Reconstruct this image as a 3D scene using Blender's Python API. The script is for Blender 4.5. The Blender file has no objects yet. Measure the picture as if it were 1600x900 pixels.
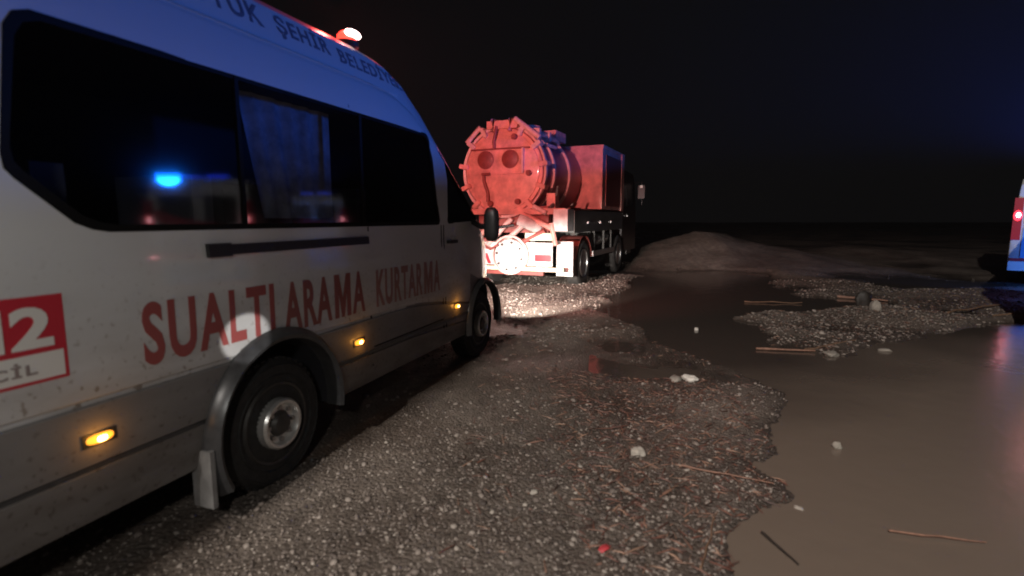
import bpy, bmesh, math, random
import numpy as np
from mathutils import Vector, Matrix, noise
random.seed(7); np.random.seed(7)
S = bpy.context.scene
C = S.collection
R = math.radians

# ------------------------------------------------------------------ camera
cam = bpy.data.cameras.new("camera"); camo = bpy.data.objects.new("camera", cam); C.objects.link(camo)
cam.lens = 18.675; cam.sensor_width = 36; cam.clip_start = 0.05; cam.clip_end = 1500
camo.location = (0, 0, 1.5); camo.rotation_euler = (R(90) - math.atan(109 / 830.0), 0, 0)
cam.dof.use_dof = True; cam.dof.focus_distance = 9.0; cam.dof.aperture_fstop = 1.4
S.camera = camo
S.view_settings.view_transform = 'Standard'; S.view_settings.look = 'None'
S.view_settings.exposure = 0; S.view_settings.gamma = 1
S.cycles.use_denoising = True
S.cycles.volume_bounces = 0
S.cycles.filter_width = 1.9
# ------------------------------------------------------------------ night sky
W = bpy.data.worlds.new("World"); S.world = W; W.use_nodes = True
bg = W.node_tree.nodes["Background"]
bg.inputs[0].default_value = (1.0, 0.97, 1.0, 1); bg.inputs[1].default_value = 0.0030

# ------------------------------------------------------------------ lamps (night: vehicle lamps plus added fill lights)
P0 = Vector((-1.3329, 2.7011, 0)); AX = Vector((0.32532, 0.94560, 0)); NR = Vector((0.94560, -0.32532, 0))
def vw(s, w, z): return P0 + AX * s + NR * w + Vector((0, 0, z))
def lamp(name, kind, loc, energy, col, direction=None, size=0.05, cone=None, blend=0.0):
    l = bpy.data.lights.new(name, kind); o = bpy.data.objects.new(name, l); C.objects.link(o)
    l.energy = energy; l.color = col; o.location = loc; l.shadow_soft_size = size
    if cone: l.spot_size = R(cone); l.spot_blend = blend
    if direction is not None: o.rotation_euler = Vector(direction).to_track_quat('-Z', 'Y').to_euler()
    return o
cutA, cutB = Vector((-1.665, 1.737, 1.60)), Vector((-0.627, 4.753, 1.86))  # plane cutting both big beams, added to draw the blue band's lower edge
def plane_up(L):
    n = (cutA - L).cross(cutB - L).normalized()
    return n if n.z > 0 else -n
LB = Vector((7.55, 5.55, 2.42))
lamp("blue_beacon_light", 'SPOT', LB, 1120, (0.005, 0.165, 1.0), plane_up(LB), 0.2, 179.9, 0.02)
LW = Vector((-4.45, -9.0, 9.5))
lamp("unseen_main_light", 'SPOT', LW, 9800, (1.0, 0.93, 0.86), -plane_up(LW), 0.10, 179.9, 0.03)  # unseen white source, placed and cut for its falloff on ground and van
lamp("added_side_fill", 'SPOT', (-0.4, -0.9, 2.2), 90, (1.0, 0.98, 0.93), Vector((-1.75, 1.3, 0.85)) - Vector((-0.4, -0.9, 2.2)), 0.1, 62, 1.0)  # fill light added to brighten the van's near side panels
for w in (-0.35, -1.7):
    dd = AX * math.cos(R(11)) + Vector((0, 0, -math.sin(R(11))))
    lamp("van_headlight_beam", 'SPOT', vw(4.14, w, 0.80), 1500, (1.0, 0.93, 0.85), dd, 0.04, 44, 0.5)
lamp("red_beacon_light", 'SPOT', vw(1.52, -0.90, 2.91), 1550, (1.0, 0.29, 0.26), Vector((0.4, 12.5, 1.9)) - vw(1.52, -0.90, 2.91), 0.05, 84, 0.7)
lamp("red_beacon_glow", 'POINT', vw(1.46, -0.48, 3.12), 40, (1.0, 0.08, 0.06), None, 0.04)
lamp("added_blue_fill", 'SPOT', (11.3, 9.75, 1.0), 170, (0.06, 0.24, 1.0), (0.25, 2.3, 0.1), 0.08, 110, 0.3)  # added lamp that tints the rear of the right ambulance blue
lamp("far_blue_beacon_light", 'SPOT', (13.2, 12.6, 2.9), 9000, (0.05, 0.11, 1.0), (0.1, 1, 1.5), 0.2, 116, 0.5)
lamp("added_patch_spot", 'SPOT', (0.15, 0.1, 0.9), 330, (1, 0.98, 0.95), (vw(-0.06, 0, 0.90) - Vector((0.15, 0.1, 0.9))), 0.01, 5.0, 0.35)  # narrow beam added to make the bright patch by the rear wheel arch

# ------------------------------------------------------------------ materials
def mat(name, col, rough=0.5, metal=0.0, spec=0.5, emit=None, es=1.0, noise_s=None, amt=0.25, bump=0.0, coat=0.0, bdist=0.004):
    m = bpy.data.materials.new(name); m.use_nodes = True
    nt = m.node_tree; b = nt.nodes["Principled BSDF"]
    b.inputs["Base Color"].default_value = (*col, 1); b.inputs["Roughness"].default_value = rough
    b.inputs["Metallic"].default_value = metal; b.inputs["Specular IOR Level"].default_value = spec
    b.inputs["Coat Weight"].default_value = coat; b.inputs["Coat Roughness"].default_value = 0.06
    if emit: b.inputs["Emission Color"].default_value = (*emit, 1); b.inputs["Emission Strength"].default_value = es
    if noise_s:
        tc = nt.nodes.new("ShaderNodeTexCoord"); n = nt.nodes.new("ShaderNodeTexNoise")
        n.inputs["Scale"].default_value = noise_s; n.inputs["Detail"].default_value = 6; n.inputs["Roughness"].default_value = 0.65
        nt.links.new(tc.outputs["Object"], n.inputs["Vector"])
        mr = nt.nodes.new("ShaderNodeMapRange"); mr.inputs["From Min"].default_value = 0.3; mr.inputs["From Max"].default_value = 0.7
        mr.inputs["To Min"].default_value = 1 - amt; mr.inputs["To Max"].default_value = 1 + amt
        nt.links.new(n.outputs["Fac"], mr.inputs["Value"])
        mx = nt.nodes.new("ShaderNodeVectorMath"); mx.operation = 'SCALE'
        mx.inputs[0].default_value = col; nt.links.new(mr.outputs[0], mx.inputs["Scale"])
        nt.links.new(mx.outputs[0], b.inputs["Base Color"])
        if bump:
            bn = nt.nodes.new("ShaderNodeBump"); bn.inputs["Strength"].default_value = bump; bn.inputs["Distance"].default_value = bdist
            nt.links.new(n.outputs["Fac"], bn.inputs["Height"]); nt.links.new(bn.outputs[0], b.inputs["Normal"])
    return m
def dirty_paint(name, col, dirt, rough, ztop, coat=0.6, dark=1.0):
    """car paint with road grime rising from the sills"""
    m = mat(name, col, rough, coat=coat); nt = m.node_tree; b = nt.nodes["Principled BSDF"]
    tc = nt.nodes.new("ShaderNodeTexCoord"); sp = nt.nodes.new("ShaderNodeSeparateXYZ"); nt.links.new(tc.outputs["Object"], sp.inputs[0])
    mp = nt.nodes.new("ShaderNodeMapping"); mp.inputs["Scale"].default_value = (1.6, 1.6, 5); nt.links.new(tc.outputs["Object"], mp.inputs[0])
    n = nt.nodes.new("ShaderNodeTexNoise"); n.inputs["Scale"].default_value = 1.6; n.inputs["Detail"].default_value = 8; nt.links.new(mp.outputs[0], n.inputs["Vector"])
    mr = nt.nodes.new("ShaderNodeMapRange"); mr.inputs["From Min"].default_value = ztop; mr.inputs["From Max"].default_value = 0.35
    mr.inputs["To Min"].default_value = 0.0; mr.inputs["To Max"].default_value = 1.0; nt.links.new(sp.outputs["Z"], mr.inputs["Value"])
    mu = nt.nodes.new("ShaderNodeMath"); mu.operation = 'MULTIPLY'; nt.links.new(mr.outputs[0], mu.inputs[0]); nt.links.new(n.outputs["Fac"], mu.inputs[1])
    ad = nt.nodes.new("ShaderNodeMath"); ad.operation = 'MULTIPLY_ADD'; ad.inputs[1].default_value = 1.5; ad.inputs[2].default_value = 0.0; ad.use_clamp = True
    nt.links.new(mu.outputs[0], ad.inputs[0])
    mx = nt.nodes.new("ShaderNodeMix"); mx.data_type = 'RGBA'; mx.inputs["A"].default_value = (*col, 1); mx.inputs["B"].default_value = (*dirt, 1)
    nt.links.new(ad.outputs[0], mx.inputs["Factor"]); nt.links.new(mx.outputs["Result"], b.inputs["Base Color"])
    n2 = nt.nodes.new("ShaderNodeTexNoise"); n2.inputs["Scale"].default_value = 38; n2.inputs["Detail"].default_value = 4; nt.links.new(tc.outputs["Object"], n2.inputs["Vector"])
    m3 = nt.nodes.new("ShaderNodeMapRange"); m3.inputs["From Min"].default_value = 0.60; m3.inputs["From Max"].default_value = 0.68; nt.links.new(n2.outputs["Fac"], m3.inputs["Value"])
    m4 = nt.nodes.new("ShaderNodeMath"); m4.operation = 'MULTIPLY'; nt.links.new(m3.outputs[0], m4.inputs[0]); nt.links.new(mr.outputs[0], m4.inputs[1])
    m5 = nt.nodes.new("ShaderNodeMath"); m5.operation = 'MULTIPLY_ADD'; m5.inputs[1].default_value = 0.8; m5.use_clamp = True; nt.links.new(m4.outputs[0], m5.inputs[0]); nt.links.new(ad.outputs[0], m5.inputs[2])
    nt.links.new(m5.outputs[0], mx.inputs["Factor"])
    m2 = nt.nodes.new("ShaderNodeMapRange"); m2.inputs["To Min"].default_value = rough; m2.inputs["To Max"].default_value = 0.75
    nt.links.new(ad.outputs[0], m2.inputs["Value"]); nt.links.new(m2.outputs[0], b.inputs["Roughness"])
    return m
M = {}
M['van'] = dirty_paint('white_van_paint', (0.72, 0.73, 0.74), (0.22, 0.17, 0.13), 0.28, 1.45)
M['clad'] = dirty_paint('grey_lower_paint', (0.24, 0.23, 0.225), (0.10, 0.085, 0.075), 0.45, 1.1, 0.2)
M['black'] = mat('black_plastic', (0.018, 0.018, 0.02), 0.45, noise_s=30, amt=0.3)
M['flare'] = mat('arch_plastic', (0.05, 0.05, 0.052), 0.32, noise_s=20, amt=0.3)
M['rubber'] = mat('tyre_rubber', (0.022, 0.021, 0.02), 0.75, noise_s=25, amt=0.5, bump=0.5)
M['dirtrub'] = mat('dusty_rubber', (0.05, 0.045, 0.042), 0.8, noise_s=18, amt=0.4)
M['steel'] = mat('dull_steel', (0.42, 0.41, 0.40), 0.38, 0.85, noise_s=14, amt=0.25)
M['hub'] = mat('bright_hub', (0.75, 0.73, 0.70), 0.30, 0.6, noise_s=20, amt=0.2)
M['darksteel'] = mat('dark_steel', (0.07, 0.065, 0.06), 0.5, 0.4, noise_s=12, amt=0.3)
M['redpaint'] = mat('red_vinyl', (0.55, 0.025, 0.045), 0.4, coat=0.3)
M['redtext'] = mat('red_lettering_vinyl', (0.33, 0.075, 0.07), 0.45, coat=0.1)
M['dimtext'] = mat('dim_lettering_vinyl', (0.34, 0.17, 0.15), 0.45)  # dimness of the van's front put into these letters as weak contrast
M['redtext2'] = mat('dark_lettering_vinyl', (0.27, 0.08, 0.07), 0.45)
M['navy'] = mat('navy_lettering', (0.17, 0.18, 0.24), 0.4)
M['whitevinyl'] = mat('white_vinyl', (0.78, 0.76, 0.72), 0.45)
M['greytxt'] = mat('grey_print', (0.30, 0.24, 0.23), 0.5)
M['seal'] = mat('window_seal', (0.005, 0.005, 0.005), 0.7, spec=0.2)
M['interior'] = mat('dark_interior', (0.02, 0.02, 0.025), 0.8)
M['sheen_curtain'] = mat('sheen_cloth', (0.55, 0.55, 0.6), 0.9, noise_s=9, amt=0.4)
M['seat'] = mat('seat_cloth', (0.10, 0.10, 0.11), 0.9)
M['amber'] = mat('amber_lens', (0.8, 0.35, 0.03), 0.3, emit=(1.0, 0.36, 0.03), es=2.0)
M['ambercore'] = mat('amber_bulb', (1, 0.7, 0.3), 0.3, emit=(1.0, 0.66, 0.22), es=14)
M['redlens'] = mat('red_beacon_lens', (0.9, 0.05, 0.04), 0.25, emit=(1.0, 0.05, 0.03), es=3)
M['redcore'] = mat('beacon_bulb', (1, 0.8, 0.75), 0.3, emit=(1.0, 0.72, 0.66), es=12)
M['tail'] = mat('lit_tail_lamp', (0.8, 0.02, 0.03), 0.3, emit=(1.0, 0.03, 0.05), es=4)
M['tailcore'] = mat('tail_bulb', (1, 0.5, 0.5), 0.3, emit=(1.0, 0.45, 0.5), es=22)
M['taildim'] = mat('tail_lens', (0.35, 0.02, 0.03), 0.25, emit=(1.0, 0.04, 0.05), es=0.08)
M['bluelens'] = mat('blue_beacon_lens', (0.03, 0.08, 0.8), 0.25, emit=(0.03, 0.08, 1.0), es=3)
M['headlens'] = mat('headlamp_lens', (0.8, 0.8, 0.8), 0.15, emit=(1, 0.93, 0.82), es=6)
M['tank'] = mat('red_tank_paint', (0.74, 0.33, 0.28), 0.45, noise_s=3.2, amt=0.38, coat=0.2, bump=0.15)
M['tankdark'] = mat('dark_port_paint', (0.26, 0.06, 0.05), 0.5, noise_s=8)
M['pale'] = mat('pale_pink_trim', (0.72, 0.45, 0.42), 0.4, noise_s=10, amt=0.2)
M['cream'] = mat('cream_plate', (0.80, 0.72, 0.52), 0.45)
M['truckwhite'] = mat('dirty_white_steel', (0.72, 0.68, 0.66), 0.45, noise_s=7, amt=0.25)
M['truckgrey'] = mat('dark_side_locker', (0.10, 0.095, 0.09), 0.5, noise_s=6, amt=0.3)
M['tankside'] = mat('shaded_tank_barrel', (0.33, 0.07, 0.10), 0.42, noise_s=4, amt=0.3)  # purple shade on the barrel's side put into a darker red
M['cab'] = mat('shaded_cab_paint', (0.025, 0.012, 0.012), 0.35)  # near black carries the tank's shadow on the cab in its colour
M['stone'] = mat('field_stone', (0.30, 0.27, 0.23), 0.85, noise_s=20, amt=0.3, bump=0.4)
M['white'] = mat('white_stone', (0.72, 0.69, 0.62), 0.85, noise_s=18, amt=0.25, bump=0.3)
M['palestone'] = mat('pale_stone', (0.40, 0.36, 0.31), 0.85, noise_s=18, amt=0.25, bump=0.3)
M['wood'] = mat('wet_wood', (0.20, 0.12, 0.075), 0.6, noise_s=30, amt=0.4)
M['redwood'] = mat('reddish_cane', (0.27, 0.145, 0.10), 0.6, noise_s=30, amt=0.35)
M['darkwood'] = mat('dark_wet_stick', (0.03, 0.024, 0.02), 0.6, noise_s=30, amt=0.4)
M['redrag'] = mat('red_wrapper', (0.55, 0.06, 0.07), 0.5, noise_s=25, amt=0.4)
M['blueamb'] = mat('blue_door_vinyl', (0.12, 0.35, 0.62), 0.4)
# thin tinted glass
def glass(name, tint, gl=0.9):
    m = bpy.data.materials.new(name); m.use_nodes = True; nt = m.node_tree
    for n in list(nt.nodes): nt.nodes.remove(n)
    out = nt.nodes.new("ShaderNodeOutputMaterial"); tr = nt.nodes.new("ShaderNodeBsdfTransparent"); tr.inputs[0].default_value = (*tint, 1)
    g = nt.nodes.new("ShaderNodeBsdfGlossy"); g.inputs["Roughness"].default_value = 0.05; g.inputs["Color"].default_value = (gl, gl, gl, 1)
    lw = nt.nodes.new("ShaderNodeLayerWeight"); lw.inputs["Blend"].default_value = 0.5
    pw = nt.nodes.new("ShaderNodeMath"); pw.operation = 'POWER'; pw.inputs[1].default_value = 4; nt.links.new(lw.outputs["Facing"], pw.inputs[0])
    fr = nt.nodes.new("ShaderNodeMath"); fr.operation = 'MULTIPLY_ADD'; fr.inputs[1].default_value = 0.9; fr.inputs[2].default_value = 0.05; nt.links.new(pw.outputs[0], fr.inputs[0])
    mx = nt.nodes.new("ShaderNodeMixShader"); nt.links.new(fr.outputs[0], mx.inputs[0]); nt.links.new(tr.outputs[0], mx.inputs[1]); nt.links.new(g.outputs[0], mx.inputs[2])
    nt.links.new(mx.outputs[0], out.inputs[0]); return m
M['glass'] = glass('tinted_window_glass', (0.74, 0.76, 0.80), 0.42)

# ground and water
def ground_mat():
    m = bpy.data.materials.new('wet_gravel_ground'); m.use_nodes = True; nt = m.node_tree; b = nt.nodes["Principled BSDF"]
    tc = nt.nodes.new("ShaderNodeTexCoord")
    def nz(sc, det=5, ro=0.6):
        n = nt.nodes.new("ShaderNodeTexNoise"); n.inputs["Scale"].default_value = sc; n.inputs["Detail"].default_value = det; n.inputs["Roughness"].default_value = ro
        nt.links.new(tc.outputs["Object"], n.inputs["Vector"]); return n
    big, mid, fine = nz(0.9, 4), nz(7, 6), nz(60, 8, 0.75)
    vo = nt.nodes.new("ShaderNodeTexVoronoi"); vo.inputs["Scale"].default_value = 42; nt.links.new(tc.outputs["Object"], vo.inputs["Vector"])
    r1 = nt.nodes.new("ShaderNodeValToRGB"); e = r1.color_ramp.elements
    e[0].position = 0.30; e[0].color = (0.08, 0.064, 0.054, 1); e[1].position = 0.72; e[1].color = (0.36, 0.30, 0.25, 1)
    ad = nt.nodes.new("ShaderNodeMath"); ad.operation = 'ADD'; nt.links.new(mid.outputs["Fac"], ad.inputs[0]); nt.links.new(fine.outputs["Fac"], ad.inputs[1])
    hf = nt.nodes.new("ShaderNodeMath"); hf.operation = 'MULTIPLY'; hf.inputs[1].default_value = 0.5; nt.links.new(ad.outputs[0], hf.inputs[0])
    nt.links.new(hf.outputs[0], r1.inputs[0])
    mx = nt.nodes.new("ShaderNodeMix"); mx.data_type = 'RGBA'; mx.blend_type = 'MULTIPLY'; mx.inputs["Factor"].default_value = 1
    r2 = nt.nodes.new("ShaderNodeValToRGB"); e = r2.color_ramp.elements
    e[0].position = 0.35; e[0].color = (0.55, 0.50, 0.48, 1); e[1].position = 0.65; e[1].color = (1, 1, 1, 1)
    nt.links.new(big.outputs["Fac"], r2.inputs[0])
    nt.links.new(r1.outputs[0], mx.inputs["A"]); nt.links.new(r2.outputs[0], mx.inputs["B"]); 
    sp = nt.nodes.new("ShaderNodeSeparateXYZ"); nt.links.new(tc.outputs["Object"], sp.inputs[0])
    wm = nt.nodes.new("ShaderNodeMapRange"); wm.inputs["From Min"].default_value = -0.035; wm.inputs["From Max"].default_value = 0.012; wm.inputs["To Min"].default_value = 0.42; nt.links.new(sp.outputs["Z"], wm.inputs["Value"])
    vs = nt.nodes.new("ShaderNodeVectorMath"); vs.operation = 'SCALE'; nt.links.new(mx.outputs["Result"], vs.inputs[0]); nt.links.new(wm.outputs[0], vs.inputs["Scale"]); nt.links.new(vs.outputs[0], b.inputs["Base Color"])
    wr = nt.nodes.new("ShaderNodeMapRange"); wr.inputs["From Min"].default_value = -0.035; wr.inputs["From Max"].default_value = 0.0; wr.inputs["To Min"].default_value = 0.35; wr.inputs["To Max"].default_value = 0.72; nt.links.new(sp.outputs["Z"], wr.inputs["Value"]); nt.links.new(wr.outputs[0], b.inputs["Roughness"])
    b.inputs["Specular IOR Level"].default_value = 0.35
    b1 = nt.nodes.new("ShaderNodeBump"); b1.inputs["Strength"].default_value = 0.9; b1.inputs["Distance"].default_value = 0.012
    nt.links.new(fine.outputs["Fac"], b1.inputs["Height"])
    b2 = nt.nodes.new("ShaderNodeBump"); b2.inputs["Strength"].default_value = 0.8; b2.inputs["Distance"].default_value = 0.014; b2.invert = True
    nt.links.new(vo.outputs["Distance"], b2.inputs["Height"]); nt.links.new(b1.outputs[0], b2.inputs["Normal"])
    nt.links.new(b2.outputs[0], b.inputs["Normal"]); return m
M['ground'] = ground_mat()
def water_mat():
    m = mat('muddy_water', (0.19, 0.150, 0.118), 0.34, spec=0.5, noise_s=0.8, amt=0.22); nt = m.node_tree; b = nt.nodes["Principled BSDF"]
    n = nt.nodes.new("ShaderNodeTexNoise"); n.inputs["Scale"].default_value = 5; n.inputs["Detail"].default_value = 3
    tc = nt.nodes.new("ShaderNodeTexCoord"); nt.links.new(tc.outputs["Object"], n.inputs["Vector"])
    bn = nt.nodes.new("ShaderNodeBump"); bn.inputs["Strength"].default_value = 0.14; bn.inputs["Distance"].default_value = 0.03
    nt.links.new(n.outputs["Fac"], bn.inputs["Height"]); nt.links.new(bn.outputs[0], b.inputs["Normal"])
    sp = nt.nodes.new("ShaderNodeSeparateXYZ"); nt.links.new(tc.outputs["Object"], sp.inputs[0])
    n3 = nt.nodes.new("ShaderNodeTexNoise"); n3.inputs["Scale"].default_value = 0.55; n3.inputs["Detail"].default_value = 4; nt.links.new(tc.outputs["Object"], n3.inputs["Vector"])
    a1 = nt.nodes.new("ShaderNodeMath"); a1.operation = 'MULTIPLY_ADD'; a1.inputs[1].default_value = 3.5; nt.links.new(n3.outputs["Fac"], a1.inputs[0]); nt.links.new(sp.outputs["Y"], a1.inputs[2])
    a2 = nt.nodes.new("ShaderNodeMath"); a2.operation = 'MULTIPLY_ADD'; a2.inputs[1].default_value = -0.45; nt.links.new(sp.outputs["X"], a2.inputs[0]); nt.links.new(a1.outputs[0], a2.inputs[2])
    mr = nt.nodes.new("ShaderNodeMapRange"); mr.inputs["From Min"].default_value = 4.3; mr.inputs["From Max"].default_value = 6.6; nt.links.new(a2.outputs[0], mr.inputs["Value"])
    mx = nt.nodes.new("ShaderNodeMix"); mx.data_type = 'RGBA'; mx.inputs["A"].default_value = (0.19, 0.15, 0.118, 1); mx.inputs["B"].default_value = (0.075, 0.058, 0.048, 1)  # black sky's reflection mixed into the far water as a darker colour
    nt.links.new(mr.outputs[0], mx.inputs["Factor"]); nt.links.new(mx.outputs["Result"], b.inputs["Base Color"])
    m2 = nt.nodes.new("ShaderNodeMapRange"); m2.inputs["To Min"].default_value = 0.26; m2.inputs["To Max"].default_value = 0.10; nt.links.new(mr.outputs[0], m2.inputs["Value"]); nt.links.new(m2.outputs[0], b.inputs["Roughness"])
    return m
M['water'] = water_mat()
def stone_cluster_mat(k=1.0):
    m = bpy.data.materials.new('gravel_stones'); m.use_nodes = True; nt = m.node_tree; b = nt.nodes["Principled BSDF"]
    g = nt.nodes.new("ShaderNodeNewGeometry"); r = nt.nodes.new("ShaderNodeValToRGB"); e = r.color_ramp.elements
    e[0].color = (0.07, 0.055, 0.048, 1); e[1].position = 1.0; e[1].color = (0.40, 0.35, 0.30, 1)
    x = r.color_ramp.elements.new(0.55); x.color = (0.21, 0.17, 0.145, 1); x = r.color_ramp.elements.new(0.93); x.color = (0.31, 0.265, 0.23, 1)
    for q in r.color_ramp.elements: q.color = (q.color[0] * k, q.color[1] * k, q.color[2] * k, 1)
    nt.links.new(g.outputs["Random Per Island"], r.inputs[0]); nt.links.new(r.outputs[0], b.inputs["Base Color"])
    b.inputs["Roughness"].default_value = 0.7; return m
M['gravel'] = stone_cluster_mat()
M['rubble'] = stone_cluster_mat(0.34)
def twig_mat():
    m = bpy.data.materials.new('twig_litter'); m.use_nodes = True; nt = m.node_tree; b = nt.nodes["Principled BSDF"]
    g = nt.nodes.new("ShaderNodeNewGeometry"); r = nt.nodes.new("ShaderNodeValToRGB"); e = r.color_ramp.elements
    e[0].color = (0.04, 0.025, 0.02, 1); e[1].color = (0.36, 0.22, 0.15, 1); x = r.color_ramp.elements.new(0.6); x.color = (0.17, 0.07, 0.05, 1)
    nt.links.new(g.outputs["Random Per Island"], r.inputs[0]); nt.links.new(r.outputs[0], b.inputs["Base Color"]); b.inputs["Roughness"].default_value = 0.6
    return m
M['twig'] = twig_mat()

# ------------------------------------------------------------------ helpers
def tag(o, label=None, cat=None, group=None, kind=None):
    if label: o['label'] = label
    if cat: o['category'] = cat
    if group: o['group'] = group
    if kind: o['kind'] = kind
    return o
def empty(name, loc=(0, 0, 0), rz=0.0):
    o = bpy.data.objects.new(name, None); C.objects.link(o); o.location = loc; o.rotation_euler = (0, 0, rz); o.empty_display_size = 0.2
    return o
def link(name, me, m, parent=None, smooth=False):
    o = bpy.data.objects.new(name, me); C.objects.link(o)
    if m is not None: me.materials.append(m)
    if smooth:
        me.polygons.foreach_set("use_smooth", [True] * len(me.polygons))
    if parent: o.parent = parent
    return o
def from_bm(name, bm, m, parent=None, smooth=False, angle=None, bevel=0.0):
    if bevel:
        bmesh.ops.bevel(bm, geom=[e for e in bm.edges if len(e.link_faces) == 2 and e.calc_face_angle(0) > 0.6], offset=bevel, segments=2, affect='EDGES', clamp_overlap=True)
    bmesh.ops.recalc_face_normals(bm, faces=bm.faces)
    if smooth:
        for e in bm.edges:
            if len(e.link_faces) == 2 and e.calc_face_angle(0) > (angle or 0.7): e.smooth = False
    me = bpy.data.meshes.new(name); bm.to_mesh(me); bm.free()
    return link(name, me, m, parent, smooth)
def bx(bm, x0, x1, y0, y1, z0, z1, mtx=None):
    vs = [bm.verts.new((x, y, z)) for x in (x0, x1) for y in (y0, y1) for z in (z0, z1)]
    for f in ((0, 1, 3, 2), (4, 6, 7, 5), (0, 4, 5, 1), (2, 3, 7, 6), (0, 2, 6, 4), (1, 5, 7, 3)):
        bm.faces.new([vs[i] for i in f])
    if mtx: bmesh.ops.transform(bm, matrix=mtx, verts=vs)
    return vs
def box(name, x0, x1, y0, y1, z0, z1, m, parent, bevel=0.0):
    bm = bmesh.new(); bx(bm, x0, x1, y0, y1, z0, z1); return from_bm(name, bm, m, parent, bevel=bevel)
def tube_bm(bm, pts, r, n=10, cap=True):
    pts = [Vector(p) for p in pts]; rings = []
    for i, p in enumerate(pts):
        d = (pts[min(i + 1, len(pts) - 1)] - pts[max(i - 1, 0)]).normalized()
        up = Vector((0, 0, 1)) if abs(d.z) < 0.95 else Vector((1, 0, 0))
        a = d.cross(up).normalized(); b = d.cross(a)
        rr = r[i] if isinstance(r, (list, tuple)) else r
        rings.append([bm.verts.new(p + a * math.cos(t) * rr + b * math.sin(t) * rr) for t in [2 * math.pi * k / n for k in range(n)]])
    for A, B in zip(rings, rings[1:]):
        for k in range(n): bm.faces.new((A[k], A[(k + 1) % n], B[(k + 1) % n], B[k]))
    if cap: bm.faces.new(rings[0]); bm.faces.new(rings[-1][::-1])
def tube(name, pts, r, m, parent, n=10):
    bm = bmesh.new(); tube_bm(bm, pts, r, n); return from_bm(name, bm, m, parent, smooth=True, angle=0.9)
def lathe_bm(bm, prof, n=32, axis='y', c=(0, 0, 0), closed=False):
    rings = []
    for (r, h) in prof:
        ring = []
        for k in range(n):
            t = 2 * math.pi * k / n
            if axis == 'y': v = (c[0] + r * math.cos(t), c[1] + h, c[2] + r * math.sin(t))
            elif axis == 'x': v = (c[0] + h, c[1] + r * math.cos(t), c[2] + r * math.sin(t))
            else: v = (c[0] + r * math.cos(t), c[1] + r * math.sin(t), c[2] + h)
            ring.append(bm.verts.new(v))
        rings.append(ring)
    pairs = list(zip(rings, rings[1:])) + ([(rings[-1], rings[0])] if closed else [])
    for A, B in pairs:
        for k in range(n): bm.faces.new((A[k], A[(k + 1) % n], B[(k + 1) % n], B[k]))
    if not closed: bm.faces.new(rings[0]); bm.faces.new(rings[-1][::-1])
def lathe(name, prof, m, parent, n=32, axis='y', c=(0, 0, 0), closed=False):
    bm = bmesh.new(); lathe_bm(bm, prof, n, axis, c, closed); return from_bm(name, bm, m, parent, smooth=True, angle=0.6)
def copy_tree(o, parent=None):
    c = o.copy(); C.objects.link(c)
    if parent: c.parent = parent
    for ch in list(o.children): copy_tree(ch, c)
    return c
def interp(x, xs, ys): return float(np.interp(x, xs, ys))

# ================================================================== GROUND
WZ = -0.035
polys = {
 'near': [(0.70, 1.0), (0.96, 2.05), (1.14, 2.30), (1.46, 2.58), (1.68, 2.80), (1.88, 3.12), (2.04, 3.50), (2.14, 4.05), (2.42, 4.62), (2.44, 5.2), (2.25, 5.7), (1.95, 6.3), (1.85, 7.1), (1.60, 7.8), (2.2, 8.4), (3.1, 8.3), (3.5, 7.6), (3.15, 6.8), (2.95, 6.15), (3.55, 5.90), (3.6, 5.4), (4.1, 5.9), (4.9, 6.4), (5.9, 7.0), (7.2, 7.5), (9.0, 8.3), (10.5, 9.0), (10, 5), (8, 2), (6, 0.5), (2, 0.2)],
 'mid': [(1.55, 7.9), (1.45, 8.8), (1.75, 9.9), (2.4, 11.5), (3.2, 13.6), (4.4, 15.2), (6.0, 15.8), (7.3, 14.9), (6.6, 13.2), (5.6, 11.8), (5.5, 10.4), (7.2, 9.6), (6.0, 8.9), (4.6, 8.7), (3.4, 8.2), (2.6, 7.9), (2.0, 7.6)],
}
def sdf(px, py, poly):
    P = np.array(poly); Q = np.roll(P, -1, 0)
    d = np.full(px.shape, 1e9); inside = np.zeros(px.shape, bool)
    for (ax, ay), (bx_, by_) in zip(P, Q):
        ex, ey = bx_ - ax, by_ - ay
        t = np.clip(((px - ax) * ex + (py - ay) * ey) / (ex * ex + ey * ey), 0, 1)
        d = np.minimum(d, np.hypot(px - ax - t * ex, py - ay - t * ey))
        cnd = ((ay > py) != (by_ > py)); xx = ex * (py - ay) / (by_ - ay if by_ != ay else 1e-9) + ax
        inside ^= cnd & (px < xx)
    return np.where(inside, -d, d)
rs = np.random.RandomState(3)
waves = [(rs.uniform(0.5, 2.2) * s, rs.uniform(0, 6.28), rs.uniform(0, 6.28), 1.0 / s) for s in (0.5, 0.8, 1.2, 2, 3, 4.5, 7, 10, 15, 22) for _ in range(4)]
def fbm(x, y):
    h = np.zeros_like(x)
    for k, a, p, am in waves: h += am * np.sin(k * (x * math.cos(a) + y * math.sin(a)) * 2 + p + 0.8 * np.sin(k * (x * math.sin(a) - y * math.cos(a)) + p * 2))
    return h
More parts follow.
